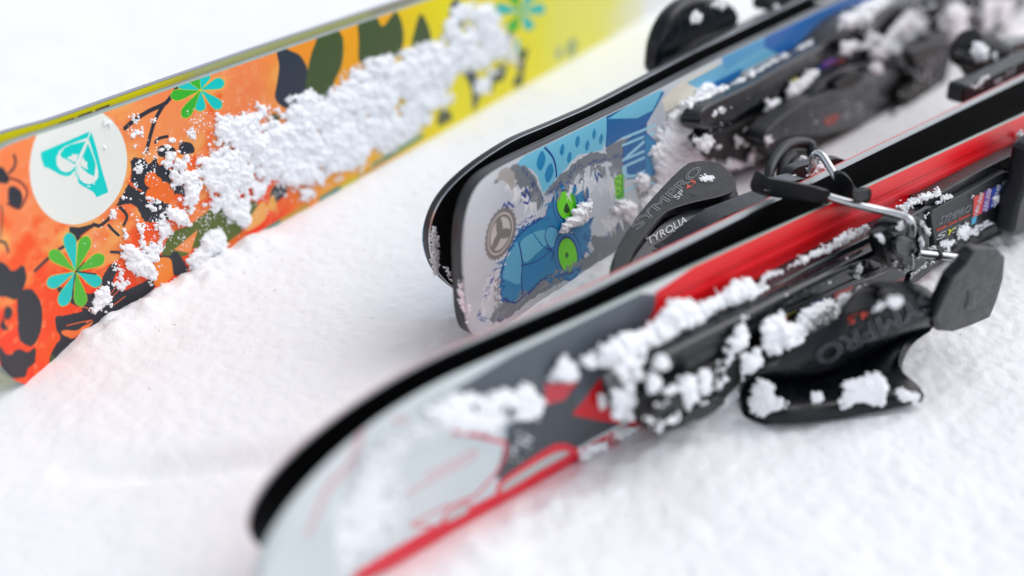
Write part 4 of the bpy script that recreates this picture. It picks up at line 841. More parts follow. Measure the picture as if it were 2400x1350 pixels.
# ================================================================== loose snow
def ico(n):
    bm = bmesh.new(); bmesh.ops.create_icosphere(bm, subdivisions=n, radius=1); bm.verts.ensure_lookup_table()
    v = np.array([x.co[:] for x in bm.verts]); f = np.array([[y.index for y in x.verts] for x in bm.faces]); bm.free(); return v, f
IV, IF = ico(1)
RS, HS = .9, .42
def inside(P, x, y):
    c = np.zeros(len(x), bool); N = len(P)
    for i in range(N):
        ax, ay = P[i]; bx, by = P[(i + 1) % N]
        k = (ay > y) != (by > y); c ^= k & (x < (bx - ax) * (y - ay) / ((by - ay) if by != ay else 1e-9) + ax)
    return c
def snow(name, label, fr, regions, voxel=.00048, fine=None, cat='snow'):
    """regions: (outline px, y of the sheet it sticks to, count, rmin, rmax, height, clumpiness)"""
    pts, rad = [], []
    for P, yy, n, r0, r1, hgt_, cl in regions:
        P = np.array(P, float); lo, hi = P.min(0) - 8, P.max(0) + 8; seed = rng.randint(1000)
        # how large is a pixel here, to know how many crumbs cover the patch
        c = P.mean(0); at = (lambda a, b: fr.pl(a, b, *yy)) if isinstance(yy, tuple) else (lambda a, b: fr.P(a, b, yy(a) if callable(yy) else yy))
        e0, e1, e2 = at(*c), at(c[0] + 1, c[1]), at(c[0], c[1] + 1); pa = np.linalg.norm(np.cross(e1 - e0, e2 - e0))
        area = (hi - lo).prod() * pa; film = hgt_ < .0009
        m = int(min(60000, (area / (1.0e-3 ** 2)) * 2.6 / (RS * RS))) if not film else n * 6
        x = lo[0] + rng.rand(m) * (hi[0] - lo[0]); y = lo[1] + rng.rand(m) * (hi[1] - lo[1])
        wp = min(26, .35 * (hi - lo).min())
        xw = x + wp * (fbm(x / 13, y / 13, 4, seed + 3, .6) - .5); yw = y + wp * (fbm(x / 13, y / 13, 4, seed + 9, .6) - .5)
        f = .62 * fbm(x / 30, y / 30, 3, seed) + .38 * fbm(x / 8, y / 8, 3, seed + 5)
        D = (f - cl - .17) * 6
        if True:          # thin out towards the outline
            dd = np.full(m, 1e9)
            for i in range(len(P)):
                a_, b_ = P[i], P[(i + 1) % len(P)]; e = b_ - a_; t_ = np.clip(((xw - a_[0]) * e[0] + (yw - a_[1]) * e[1]) / (e @ e + 1e-9), 0, 1)
                dd = np.minimum(dd, np.hypot(xw - a_[0] - e[0] * t_, yw - a_[1] - e[1] * t_))
            E1 = np.clip(dd / (16 if not film else min(70, .3 * (hi - lo).min())), 0, 1)
        ok = inside(P, xw, yw) & (rng.rand(m) < np.clip(D, 0, 1) * (np.clip(E1 * 2.5, .25, 1) if not film else np.clip(E1, .06, 1) ** 1.5))
        if film: ok &= np.cumsum(ok) <= n
        hh = hgt_ * HS * np.clip(D, 0, 1.6) ** .7 * (.25 + .75 * E1) * (.3 + 1.0 * fbm(x / 15, y / 15, 3, seed + 7))
        for a, b, h0, e_ in zip(x[ok], y[ok], hh[ok], E1[ok]):
            p = at(a, b)
            if p[2] < -.002: continue
            if film: r = r0 + (r1 - r0) * rng.rand() ** 2; h = 0
            else:
                r = RS * (.45e-3 + (.35 + .65 * e_) * min(r1, .0028) * .5 * rng.rand() ** 1.6); h = h0 * (1 if rng.rand() < .6 else rng.rand())
                if h > r * 1.2:     # core under the surface crumb
                    pts.append(p + np.array([0, -h * .45, 0])); rad.append(h * .55)
            pts.append(p + np.array([0, -h, -h * .1])); rad.append(r)
    pts = np.array(pts); rad = np.array(rad); n = len(pts); W = fr.world(pts)
    sq = rng.uniform(.7, 1.3, (n, 1, 3)); V = IV[None] * rad[:, None, None] * sq * rng.uniform(.85, 1.15, (n, len(IV), 1))
    V = V + W[:, None, :]
    F = (IF[None] + (np.arange(n) * len(IV))[:, None, None]).reshape(-1, 3)
    big = rad > voxel * 1.6
    def raw(sel):
        k = int(sel.sum()); me = bpy.data.meshes.new(name)
        me.vertices.add(k * len(IV)); me.vertices.foreach_set('co', V[sel].astype(np.float32).ravel())
        FF = (IF[None] + (np.arange(k) * len(IV))[:, None, None]).astype(np.int32)
        me.loops.add(FF.size); me.loops.foreach_set('vertex_index', FF.ravel()); me.polygons.add(FF.size // 3)
        me.polygons.foreach_set('loop_start', np.arange(0, FF.size, 3, dtype=np.int32)); me.update(calc_edges=True); return me
    tmp = bpy.data.objects.new('tmp', raw(big)); C.objects.link(tmp)
    r_ = tmp.modifiers.new('r', 'REMESH'); r_.mode = 'VOXEL'; r_.voxel_size = voxel
    s_ = tmp.modifiers.new('s', 'SMOOTH'); s_.factor = .5; s_.iterations = 1
    dg = bpy.context.evaluated_depsgraph_get(); me = bpy.data.meshes.new_from_object(tmp.evaluated_get(dg)); bpy.data.objects.remove(tmp)
    # crumbly relief
    co = np.zeros(len(me.vertices) * 3, np.float32); me.vertices.foreach_get('co', co); co = co.reshape(-1, 3)
    no = np.zeros(len(me.vertices) * 3, np.float32); me.vertices.foreach_get('normal', no); no = no.reshape(-1, 3)
    q = co * 900; d = fbm(q[:, 0] + q[:, 2] * .7, q[:, 1] - q[:, 2] * .9, 2, 5) + fbm(q[:, 0] - q[:, 1] * .6, q[:, 2] + q[:, 1] * .8, 2, 6) - 1
    co = co + no * (d * voxel * 1.5)[:, None]
    if (~big).any():
        small = raw(~big); a = len(co); k = int((~big).sum())
        co = np.concatenate([co, V[~big].reshape(-1, 3)]); sf = (IF[None] + a + (np.arange(k) * len(IV))[:, None, None]).reshape(-1, 3)
        bpy.data.meshes.remove(small)
    else: sf = np.zeros((0, 3), int)
    lt = np.zeros(len(me.polygons), np.int32); me.polygons.foreach_get('loop_total', lt); li = np.zeros(len(me.loops), np.int32); me.loops.foreach_get('vertex_index', li)
    li = np.r_[li, sf.ravel()].astype(np.int32); lt = np.r_[lt, np.full(len(sf), 3)]; ls = np.r_[0, np.cumsum(lt)[:-1]].astype(np.int32)
    bpy.data.meshes.remove(me)
    me = bpy.data.meshes.new(name); me.vertices.add(len(co)); me.vertices.foreach_set('co', co.astype(np.float32).ravel())
    me.loops.add(len(li)); me.loops.foreach_set('vertex_index', li); me.polygons.add(len(ls)); me.polygons.foreach_set('loop_start', ls)
    me.update(calc_edges=True); me.polygons.foreach_set('use_smooth', np.ones(len(ls), bool)); me.materials.append(M['snow'])
    o = bpy.data.objects.new(name, me); C.objects.link(o); tag(o, label, cat, 'snow stuck to the skis', 'stuff'); return o
def E_(x, y, rx, ry=None, rot=0):
    ry = ry or rx; r_ = R(rot)
    return [(x + rx * math.cos(t) * math.cos(r_) - ry * math.sin(t) * math.sin(r_), y + rx * math.cos(t) * math.sin(r_) + ry * math.sin(t) * math.cos(r_)) for t in np.linspace(0, 2 * math.pi, 14)[:-1]]
def m3(L): return [(560 + a / 3.069, b / 3.069) for a, b in L]
def m2(L): return [(a / 3.069, 480 + b / 3.069) for a, b in L]
def ml(L): return [(a / 3.376, 300 + b / 3.376) for a, b in L]
def mq(L): return [(560 + a / 2.4, 800 + b / 2.4) for a, b in L]
def mw(L): return [(1400 + a / 2.4, 620 + b / 2.4) for a, b in L]
def mf(L): return [(1000 + a / 2.7, 300 + b / 2.7) for a, b in L]
y0 = 0
big = [(505, 262), (545, 275), (600, 240), (640, 245), (690, 250), (745, 240), (790, 185), (835, 150), (900, 130), (1000, 105), (1060, 85), (1075, 60), (1100, 40), (1190, 55), (1215, 100), (1220, 150), (1180, 170), (1160, 190), (1110, 160), (1080, 180), (1070, 225), (1040, 260), (1020, 285), (950, 335), (880, 378), (800, 425), (720, 470), (660, 500), (655, 470), (640, 430), (622, 470), (600, 470), (560, 520), (530, 520), (500, 470), (470, 440), (455, 400), (470, 360), (500, 330)]
snow('snow_clumps', 'thick crumbly snow caked along the middle of the orange ski', FO, [
    (big, y0, 9000, .0014, .0048, .0055, .285), ([(560, 330), (700, 270), (850, 170), (1000, 120), (1080, 100), (1060, 210), (980, 290), (820, 390), (680, 440), (600, 420)], y0, 1, .0014, .0048, .008, .16),
    (m3([(470, 640), (520, 640), (640, 760), (700, 640), (760, 600), (900, 420), (1100, 380), (1300, 310), (1500, 250), (1450, 420), (1000, 700), (500, 900), (350, 900), (330, 700)]), y0, 2600, .0014, .004, .008, .2),
    (m3([(1500, 60), (1650, 0), (1800, 10), (1900, 160), (1900, 400), (1700, 520), (1500, 500), (1450, 300)]), y0, 1500, .0016, .004, .007, .25),
    (m3([(1690, 540), (1800, 560), (1850, 700), (1700, 760)]), y0, 400, .0016, .004, .005, .25),
    (ml([(1110, 200), (1190, 110), (1220, 90), (1260, 150), (1330, 90), (1420, 80), (1430, 180), (1560, 210), (1688, 200), (1688, 560), (1620, 700), (1560, 780), (1440, 790), (1300, 700), (1280, 640), (1390, 560), (1360, 480), (1280, 400), (1340, 330), (1240, 260), (1200, 330), (1200, 230)]), y0, 2600, .0010, .0036, .006, .30),
    (ml([(1640, 190), (1850, 190), (1900, 500), (1690, 700), (1600, 420)]), y0, 1200, .0012, .004, .008, .22),
    (ml([(1180, 520), (1250, 560), (1330, 600), (1290, 700), (1370, 860), (1280, 880), (1220, 740), (1160, 640)]), y0, 260, .0008, .002, .003, .35),
    (ml([(960, 500), (1180, 480), (1220, 560), (1100, 620), (960, 560)]), y0, 420, .0006, .0020, .003, .35),
    (ml([(770, 60), (870, 50), (880, 200), (780, 200)]), y0, 160, .0005, .0016, .0015, .42),
    (ml(E_(860, -40, 55, 35)), y0, 120, .0006, .0016, .002, .3),
    (ml([(990, 10), (1120, -10), (1170, 60), (1140, 140), (1080, 200), (1020, 90)]), y0, 260, .0005, .0015, .002, .3),
    (ml(E_(1050, -80, 55, 55)) , y0, 140, .0007, .002, .003, .2), (ml(E_(1215, -80, 26, 40)), y0, 70, .0007, .0016, .003, .2), (ml(E_(1518, 50, 34, 50)), y0, 120, .0008, .002, .003, .2),
    (ml(E_(1100, 310, 42, 50)), y0, 110, .0007, .0018, .003, .2), (ml(E_(885, 690, 38, 55)), y0, 110, .0006, .0017, .002, .25), (ml(E_(990, 830, 36, 48)), y0, 130, .0007, .002, .004, .2),
    (ml(E_(1070, 440, 18, 50)), y0, 50, .0005, .0015, .002, .3), (ml(E_(1040, 670, 22, 70)), y0, 60, .0005, .0014, .002, .35),
    (m2([(840, 290), (920, 280), (980, 310), (1050, 360), (1100, 260), (1150, 300), (1120, 400), (1100, 540), (1000, 520), (930, 480), (890, 400)]), y0, 900, .0010, .0034, .007, .12),
    (m2([(700, 600), (760, 560), (790, 640), (800, 700), (770, 780), (700, 760), (640, 790), (660, 690)]), y0, 420, .0008, .0028, .005, .15),
    (m2([(780, 560), (860, 480), (930, 560), (900, 620), (800, 600)]), y0, 220, .0008, .0024, .004, .2),
    (m2([(980, 80), (1040, 60), (1030, 240), (1110, 300), (1150, 240), (1100, 120), (1180, 100), (1250, 180), (1180, 260), (1150, 420), (1080, 560), (1000, 400)]), y0, 500, .0008, .0024, .004, .3),
    (m2([(800, 380), (880, 380), (900, 480), (820, 500)]), y0, 160, .0005, .0013, .002, .35),
    (m2([(960, 610), (1080, 540), (1090, 580), (1000, 650)]), y0, 120, .0006, .0016, .002, .35),
    (m2([(1450, 230), (1560, 150), (1620, 220), (1630, 300), (1480, 430), (1340, 470), (1340, 400), (1400, 330)]), y0, 800, .0010, .0030, .005, .12),
    (m2([(1620, 0), (1780, 0), (1810, 100), (1740, 190), (1700, 130)]), y0, 420, .0010, .0032, .006, .15),
    (m2([(430, 810), (600, 760), (640, 820), (560, 880), (440, 880)]), y0, 260, .0003, .0008, .0005, .4),
    (m2([(1150, 540), (1400, 480), (1200, 600), (1080, 650), (1070, 610)]), y0, 220, .0008, .0024, .003, .25),
    (m2([(40, 360), (150, 370), (170, 520), (90, 540)]), y0, 160, .0006, .0016, .002, .3), (m2([(190, 460), (240, 460), (280, 600), (230, 600)]), y0, 160, .0008, .002, .003, .1), (m2([(0, 510), (60, 510), (80, 640), (20, 680), (-30, 600)]), y0, 180, .0012, .003, .005, .0),
    ([(0, 560), (110, 440), (330, 300), (600, 300), (500, 500), (300, 650), (100, 850)], y0, 420, .0002, .0006, .0002, .35),
    ([(280, 300), (420, 240), (600, 215), (760, 200), (900, 100), (1000, 260), (700, 480), (500, 590), (380, 620), (260, 640), (240, 560), (300, 450)], y0, 2600, .0002, .00065, .0002, .3),
    ([(130, 740), (230, 680), (330, 620), (420, 560), (400, 640), (200, 760)], y0, 700, .00015, .0005, .0002, .3),
])
snow('snow_clumps', 'snow bits sticking to the artwork of the blue ski ahead of its binding', FB, [
    (mf([(850, 600), (900, 540), (960, 480), (1020, 445), (1038, 480), (1030, 570), (960, 610), (850, 670), (835, 640)]), -.001, 620, .0010, .0030, .006, .0),
    (mf([(1155, 510), (1220, 450), (1290, 440), (1330, 520), (1300, 590), (1260, 590), (1200, 540)]), 0, 420, .0010, .0030, .004, .05),
    (mf([(1310, 340), (1350, 280), (1400, 300), (1400, 390), (1340, 410)]), 0, 240, .0010, .003, .004, .05),
    (mf([(1440, 0), (1470, -20), (1500, 30), (1480, 100), (1450, 60)]), 0, 150, .0010, .0028, .004, .05),
    ([(1545, 330), (1560, 270), (1600, 235), (1650, 195), (1700, 200), (1640, 260), (1620, 330), (1680, 380), (1720, 400), (1600, 420), (1560, 470), (1510, 520), (1500, 470), (1540, 420), (1520, 360)], 0, 3200, .0014, .0042, .007, .08),
    ([(1600, 240), (1720, 190), (1760, 165), (1850, 120), (1880, 100), (2000, 60), (2100, 20), (2140, 40), (2030, 75), (1900, 130), (1780, 185), (1730, 215), (1660, 260), (1620, 270)], -.006, 3000, .0014, .0042, .008, .08),
    ([(1008, 540), (1018, 520), (1026, 560), (1030, 640), (1018, 650), (1008, 600)], .028, 160, .0006, .0018, .0015, .1), ([(1040, 625), (1048, 622), (1062, 655), (1056, 662)], .022, 60, .0005, .0014, .001, .1),
    (cu_([(380, 700), (420, 640), (500, 600), (640, 580), (700, 600), (560, 660), (420, 760)]), -.012, 160, .001, .0026, .004, .3),
    (cu_([(360, 800), (500, 820), (700, 760), (880, 700), (860, 900), (760, 1000), (560, 1060), (420, 1000), (330, 900)]), -.014, 750, .0012, .0036, .008, .34),
    (mf([(200, 950), (230, 990), (270, 1170), (250, 1220), (225, 1150), (190, 1040)]), -.0045, 260, .0006, .0018, .0015, .15),
    (cu_(E_(465, 715, 18, 20)), -.0215, 60, .001, .0026, .002, 0), (cu_(E_(508, 683, 22, 22)), -.0215, 60, .001, .0026, .002, 0),
])
snow('snow_clumps', 'snow packed round the binding and wing of the blue artwork ski', FB, [
    (cu_([(360, 800), (480, 640), (1000, 350), (1400, 200), (1420, 300), (900, 600), (500, 860)]), -.0215, 500, .0003, .0011, .0002, .36),
    (cu_([(800, 860), (1050, 640), (1400, 470), (1700, 450), (1700, 560), (1350, 800), (900, 860)]), -.0345, 220, .0003, .0011, .0002, .36),
    (cu_([(1600, 620), (1700, 330), (1960, 270), (1900, 560)]), -.0455, 120, .0004, .0014, .0002, .3),
    (ct([(60, 620), (560, 140), (1380, -40), (1280, 480), (760, 760)]), -.0215, 900, .0005, .002, .0002, .3),
    (ct([(1250, 330), (1390, 0), (2200, 0), (2100, 330), (1300, 440)]), -.0365, 500, .0005, .002, .0002, .3),
    (cu_([(890, 700), (920, 560), (960, 500), (1060, 440), (1110, 440), (1120, 520), (1060, 590), (1000, 650), (900, 710)]), -.018, 900, .0014, .004, .006, .05),
    (cu_(E_(1475, 425, 44, 38)), -.036, 260, .0014, .0036, .004, -.1), (cu_(E_(1712, 475, 22, 30)), -.036, 90, .001, .003, .003, 0),
    (cu_([(1600, 640), (1730, 530), (1740, 545), (1620, 650)]), -.037, 120, .0008, .002, .002, .1),
    (cu_([(780, 640), (850, 600), (900, 640), (860, 700), (760, 720)]), -.018, 240, .0012, .003, .005, .2),
    (cu_([(1260, 260), (1340, 240), (1350, 300), (1280, 360), (1240, 340)]), -.021, 220, .0014, .0036, .004, .0),
    (cu_([(770, 860), (820, 850), (830, 890), (790, 910)]), -.035, 60, .0008, .002, .002, .1),
    (ct([(280, 200), (500, 60), (640, -20), (860, -20), (700, 120), (600, 260), (430, 280), (300, 300)]), -.018, 900, .002, .005, .008, .1),
    (ct([(600, 350), (760, 330), (1000, 120), (1200, 60), (1380, 20), (1330, 200), (1240, 330), (1290, 430), (1220, 550), (1000, 560), (860, 640), (700, 680), (600, 600), (680, 480)]), -.020, 3200, .002, .0055, .007, .27),
    (ct([(1440, 60), (1560, 0), (1650, 100), (1640, 400), (1480, 420), (1440, 200)]), -.037, 900, .002, .005, .008, .0),
    (ct([(1800, 0), (1960, -20), (1900, 300), (1820, 330)]), -.044, 500, .002, .005, .006, .05), (ct([(1960, 0), (2130, -20), (2100, 250), (1990, 260)]), -.044, 500, .002, .005, .006, .1),
    (ct([(2060, 260), (2200, 240), (2220, 400), (2100, 440), (2060, 380)]), -.048, 400, .002, .005, .006, .0),
    (ct([(1040, 880), (1080, 890), (1120, 960), (1100, 1000)]), -.036, 50, .001, .002, .002, .1),
])
Wy2 = lambda px: wing_y(px, .78) - .0005
snow('snow_clumps', 'snow frozen around the rail and toe block of the nearest red ski', FR, [
    (cb([(340, 700), (1000, 350), (1900, 0), (1850, 200), (1100, 560), (500, 960), (320, 1000)]), -.0185, 500, .0002, .0008, .0002, .38),
    (cb([(100, 600), (500, 360), (1000, 200), (1400, 40), (1450, 120), (900, 460), (300, 700)]), -.002, 600, .0002, .0008, .0002, .3),
    (cb([(280, 1000), (500, 850), (900, 700), (850, 1000), (600, 1160), (320, 1220)]), -.0245, 420, .0003, .0011, .0002, .34),
    (cb([(0, 700), (130, 600), (290, 560), (380, 480), (430, 380), (560, 370), (640, 400), (760, 330), (860, 260), (960, 240), (990, 290), (1110, 300), (1110, 340), (1000, 380), (960, 420), (860, 400), (760, 460), (700, 500), (640, 540), (540, 560), (460, 620), (360, 680), (330, 760), (200, 800), (60, 800), (0, 760)]), -.006, 3600, .0012, .0040, .007, .05),
    (cb([(1000, 280), (1070, 210), (1180, 180), (1350, 80), (1500, 0), (1700, -80), (1720, -60), (1560, 30), (1350, 130), (1200, 190), (1060, 270), (1010, 300)]), -.0085, 1500, .0006, .0020, .0025, .1),
    (cb([(60, 780), (330, 700), (330, 900), (270, 1100), (200, 1140), (90, 1120), (80, 960), (130, 900)]), -.012, 1300, .0012, .0038, .008, .26),
    (cb([(0, 980), (50, 960), (60, 1060), (10, 1080)]), -.002, 100, .001, .003, .003, .1),
    (cb(E_(400, 780, 48, 48)), -.0265, 160, .0012, .003, .003, -.1), (cb(E_(350, 910, 50, 60)), -.022, 220, .0012, .003, .004, .1),
    (cb([(510, 900), (560, 850), (630, 860), (620, 1000), (560, 1070), (510, 1000)]), -.0235, 260, .0010, .0028, .004, .1),
    (cb([(640, 830), (690, 820), (715, 860), (710, 980), (660, 1010), (635, 940)]), -.024, 180, .0010, .0026, .003, .0),
    (cb([(400, 960), (480, 920), (510, 950), (450, 1000)]), -.024, 80, .0008, .0022, .003, .1),
    (cb([(290, 1110), (450, 1020), (480, 1060), (380, 1130), (540, 1080), (620, 1060), (580, 1150), (400, 1220), (320, 1210)]), -.025, 420, .0008, .0026, .003, .3),
    (cb([(560, 1100), (640, 1040), (720, 960), (780, 800), (820, 620), (900, 560), (920, 480), (960, 520), (960, 640), (900, 740), (860, 720), (800, 980), (700, 1080)]), -.020, 560, .0008, .0026, .006, .36),
    (cb([(700, 1110), (760, 1010), (880, 900), (910, 900), (930, 1100), (800, 1160)]), -.012, 500, .0016, .004, .004, .0),
    (cw([(0, 560), (120, 500), (150, 620), (60, 700)]), -.020, 260, .001, .003, .006, .2),
])
snow('snow_clumps', 'snow lumps filling the hollows of the black toe wing', FR, [
    (cw([(240, 520), (300, 430), (400, 400), (420, 480), (520, 420), (620, 330), (740, 310), (820, 340), (810, 400), (700, 470), (800, 490), (760, 550), (600, 560), (440, 640), (380, 700), (300, 720), (260, 640)]), -.021, 1700, .0012, .0040, .008, .1),
    (cw([(100, 700), (240, 650), (260, 740), (280, 770), (200, 820), (115, 880), (110, 780)]), -.0215, 520, .0012, .0034, .005, .0),
    (cw([(420, 610), (580, 560), (620, 600), (560, 640), (430, 660)]), -.0275, 260, .001, .0026, .004, .0),
    (cw([(800, 310), (900, 250), (1030, 190), (1030, 215), (930, 280), (860, 380), (820, 370)]), -.030, 260, .001, .0028, .004, .05),
    (cw([(175, 960), (220, 900), (300, 895), (350, 930), (360, 1010), (420, 1020), (430, 1080), (340, 1110), (270, 1160), (170, 1130)]), lambda x: Wy2(x) - .0005, 720, .0010, .0030, .003, -.1),
    (cw(E_(650, 1012, 50, 48)), lambda x: Wy2(x) - .0005, 180, .0010, .0026, .003, -.1),
    (cw([(850, 900), (900, 870), (1040, 850), (1090, 830), (1130, 860), (1155, 940), (1140, 1040), (1080, 1090), (1020, 1080), (960, 1045), (900, 1070), (830, 1110), (820, 1060)]), lambda x: Wy2(x) - .0025, 1100, .0010, .0032, .003, -.1),
    (cw([(1205, 990), (1220, 950), (1290, 950), (1360, 980), (1400, 1020), (1380, 1060), (1300, 1050), (1260, 1040)]), lambda x: Wy2(x) - .0045, 260, .0008, .0022, .002, .0),
    (cw(E_(1207, 322, 66, 40, 10)), lambda x: Wy2(x) - .003, 260, .0010, .0026, .002, -.1), (cw(E_(1110, 365, 50, 20, -25)), lambda x: Wy2(x) - .002, 90, .0006, .0016, .001, .0),
])
snow('snow_clumps', 'fine snow on the label plate, brake housing and paddle of the nearest ski', FR, [
    (cr([(510, 600), (640, 560), (840, 450), (870, 470), (850, 520), (780, 560), (620, 640), (560, 670)]), -.0105, 700, .0005, .0018, .002, .05),
    (cr([(800, 590), (900, 530), (950, 520), (960, 560), (900, 600)]), -.0105, 260, .0005, .0016, .002, .15),
    (cr([(0, 890), (60, 850), (250, 760), (290, 790), (150, 870), (20, 930)]), -.011, 420, .0005, .0018, .002, .1),
    (cr([(1090, 410), (1140, 330), (1210, 330), (1300, 300), (1290, 340), (1180, 430), (1110, 440)]), -.004, 320, .0006, .0020, .002, .15),
    (cr([(960, 500), (1060, 420), (1200, 360), (1400, 260), (1440, 220), (1519, 170), (1519, 230), (1300, 330), (1100, 470), (980, 520)]), -.004, 340, .0004, .0015, .001, .45),
    (cr([(1440, 50), (1519, 0), (1519, 130), (1470, 110)]), -.001, 240, .0006, .0020, .002, .2),
    (cr([(985, 850), (1010, 770), (1060, 760), (1110, 800), (1060, 850), (1000, 870)]), -.0135, 220, .0005, .0018, .002, .1),
    (cr(E_(875, 915, 34, 30)), -.0135, 130, .0006, .0018, .002, .0), (cr(E_(910, 965, 25, 18)), -.012, 60, .0004, .0014, .001, .1),
    (cr([(740, 950), (810, 930), (820, 960), (760, 960)]), -.028, 60, .0005, .0014, .001, .1),
    (cr([(650, 740), (700, 740), (780, 800), (770, 850), (740, 830), (720, 780)]), -.028, 180, .0006, .0018, .001, .0),
    (cr([(520, 740), (560, 720), (560, 820), (500, 800)]), -.028, 120, .0005, .0016, .001, .1), (cr([(340, 850), (390, 820), (420, 900), (400, 930)]), -.027, 100, .0005, .0016, .001, .1),
    (cr([(540, 1120), (640, 1060), (650, 1080), (600, 1150), (550, 1140)]), -.027, 120, .0005, .0016, .002, .2), (cr([(610, 1150), (780, 1060), (800, 1070), (640, 1170), (615, 1200)]), -.0255, 160, .0004, .0014, .001, .1),
    (cr([(680, 880), (720, 860), (720, 940), (690, 960)]), -.029, 60, .0004, .0014, .001, .1),
    (cr(E_(215, 1112, 36, 40)), -.0195, 130, .0008, .0022, .003, -.1), (cr(E_(200, 1170, 25, 20)), -.019, 40, .0006, .0014, .002, .1),
    (cr(E_(945, 1150, 34, 24)), -.049, 90, .0005, .0016, .001, .0), (cr(E_(870, 1320, 20, 40)), -.047, 60, .0004, .0012, .001, .1),
    (cr([(720, 690), (770, 670), (740, 720)]), -.012, 70, .0005, .0016, .001, .0), (cr(E_(1105, 545, 16, 10)), -.0135, 30, .0004, .0012, .001, .0), (cr(E_(1300, 565, 40, 40)), -.0135, 90, .0004, .0012, .001, .3),
    (cr(E_(1210, 750, 20, 14)), -.0135, 30, .0005, .0014, .001, 0), (cr([(870, 890), (1300, 720), (1300, 760), (900, 960)]), -.013, 60, .0003, .0011, .001, .3),
], voxel=.00045)
snow('snow_clumps', 'pale snow film lying on the near tail of the red ski', FR, [
    (mq([(300, 1340), (420, 1000), (560, 850), (700, 620), (860, 480), (1020, 420), (1230, 480), (1200, 540), (960, 600), (930, 800), (960, 900), (940, 1060), (820, 1200), (600, 1340)]), lambda x: yfR(-.15), 6500, .0003, .0008, .0008, .12),
    (mq([(1030, 420), (1220, 270), (1340, 310), (1500, 260), (1640, 230), (1720, 330), (1700, 440), (1500, 440), (1420, 520), (1200, 500)]), -.001, 2000, .0012, .0030, .0024, .22),
    (mq([(1750, 180), (1830, 60), (1900, 130), (1900, 220), (1740, 230)]), -.002, 700, .0012, .0034, .005, .1),
    (mq([(1900, 90), (2100, 0), (2350, -100), (2350, 100), (2300, 200), (2200, 180), (2100, 130), (1960, 150)]), -.005, 1700, .0012, .0036, .006, .12),
    (mq([(1460, 560), (1700, 440), (1680, 620), (1520, 700)]), 0, 160, .0003, .0007, .0003, .3), (mq([(1880, 620), (2260, 440), (2260, 520), (1920, 680)]), 0, 60, .0006, .0016, .001, .3),
])
snow('snow_clumps', 'snow in the far red toe wing and on the brake behind the red edge', FR, [
    (c3(E_(860, 396, 72, 32)), wpl, 200, .0006, .0022, .001, -.2),
    (c3([(950, 640), (1020, 660), (1000, 680), (960, 660)]), .052, 50, .0005, .0016, .001, 0),
    (c3([(590, 810), (650, 820), (640, 840)]), .052, 30, .0004, .0012, .001, 0),
    (ch([(1290, 900), (1380, 810), (1440, 740), (1540, 860), (1560, 930), (1470, 950), (1400, 980), (1290, 960)]), .044, 380, .0007, .0022, .003, .1),
    (ch([(1110, 1000), (1160, 950), (1240, 960), (1200, 1000)]), .046, 80, .0005, .0018, .002, .1), (ch(E_(1265, 785, 45, 50)), .062, 90, .0008, .0024, .001, .0),
    (ct([(1680, 560), (1700, 450), (1760, 440), (1880, 500), (1850, 620), (1820, 660), (1700, 600)]), .074, 380, .001, .003, .003, -.1),
    (ct([(2120, 570), (2250, 560), (2250, 660), (2080, 760), (2070, 720), (2120, 650)]), .060, 300, .001, .003, .004, .1), (ct([(1650, 920), (1880, 790), (1890, 820), (1700, 940)]), .049, 200, .001, .0026, .003, .05),
    (ct([(1720, 620), (2100, 480), (2250, 430), (2250, 560), (1900, 690)]), .0745, 260, .0004, .0018, .0002, .2), (ct([(1700, 900), (2250, 620), (2250, 800), (1800, 1000)]), .0495, 260, .0003, .0014, .0002, .3),
    (ct(E_(1940, 590, 30, 40)), .066, 60, .001, .002, .001, 0),
])
snow('snow_clumps', 'two snow spots on the toe wing behind the blue pair', FB, [
    ([(1613, 40), (1632, 28), (1650, 36), (1642, 54), (1620, 54)], .030, 120, .001, .003, .001, -.2), ([(1660, 12), (1690, 2), (1706, 14), (1690, 26)], .030, 120, .001, .003, .001, -.2),
    ([(1905, 0), (1960, -10), (1960, 8), (1930, 14)], .02, 160, .001, .004, .002, 0), ([(1800, 20), (1820, 10), (1830, 20)], .02, 30, .001, .003, .002, 0),
])
# ------------------------------------------------------------------ snow ground
def axis(a, b, d, far, n):
    c = np.arange(a, b, d); k = np.geomspace(d, 1, n); k = np.cumsum(k); k = k / k[-1] * far
    return np.r_[a - k[::-1], c, b + k]
gx = axis(-.42, .78, .0015, 30, 60); gy = axis(.12, 1.0, .0014, 40, 60)
GX, GY_ = np.meshgrid(gx, gy)
hgt = .006 * (fbm(GX * 9, GY_ * 9, 3, 50) - .5) + .0017 * (fbm(GX * 45, GY_ * 45, 4, 60) - .5) + .0014 * (fbm(GX * 190, GY_ * 190, 3, 70) - .5) + .0011 * (fbm(GX * 520, GY_ * 520, 2, 80) - .5)
fade = np.clip(1.6 - np.hypot(GX, GY_ - .5) / 1.2, 0, 1)
WX = np.stack([GX.ravel(), GY_.ravel(), 0 * GX.ravel()], 1)
def along(fr, a, b, wd, amp, y0=0):
    L = (WX - fr.o) @ fr.A.T
    m = np.clip((L[:, 0] - a) / .02, 0, 1) * np.clip((b - L[:, 0]) / .02, 0, 1)
    return (amp * m * np.exp(-((L[:, 1] - y0) / wd) ** 2)).reshape(GX.shape)
lump = .5 + fbm(GX * 120, GY_ * 120, 4, 90)
near_ski = np.clip(along(FO, -.1, 1.2, .02, 1) + along(FB, -.2, 1.2, .02, 1) + along(FR, -.25, 1.2, .02, 1), 0, 1)
hgt = hgt * (1 - .75 * near_ski) * 1.0
hgt += along(FO, -.04, .12, .011, .0055, -.008) * lump ** 1.6 + along(FO, .1, 1.2, .012, .001) * lump
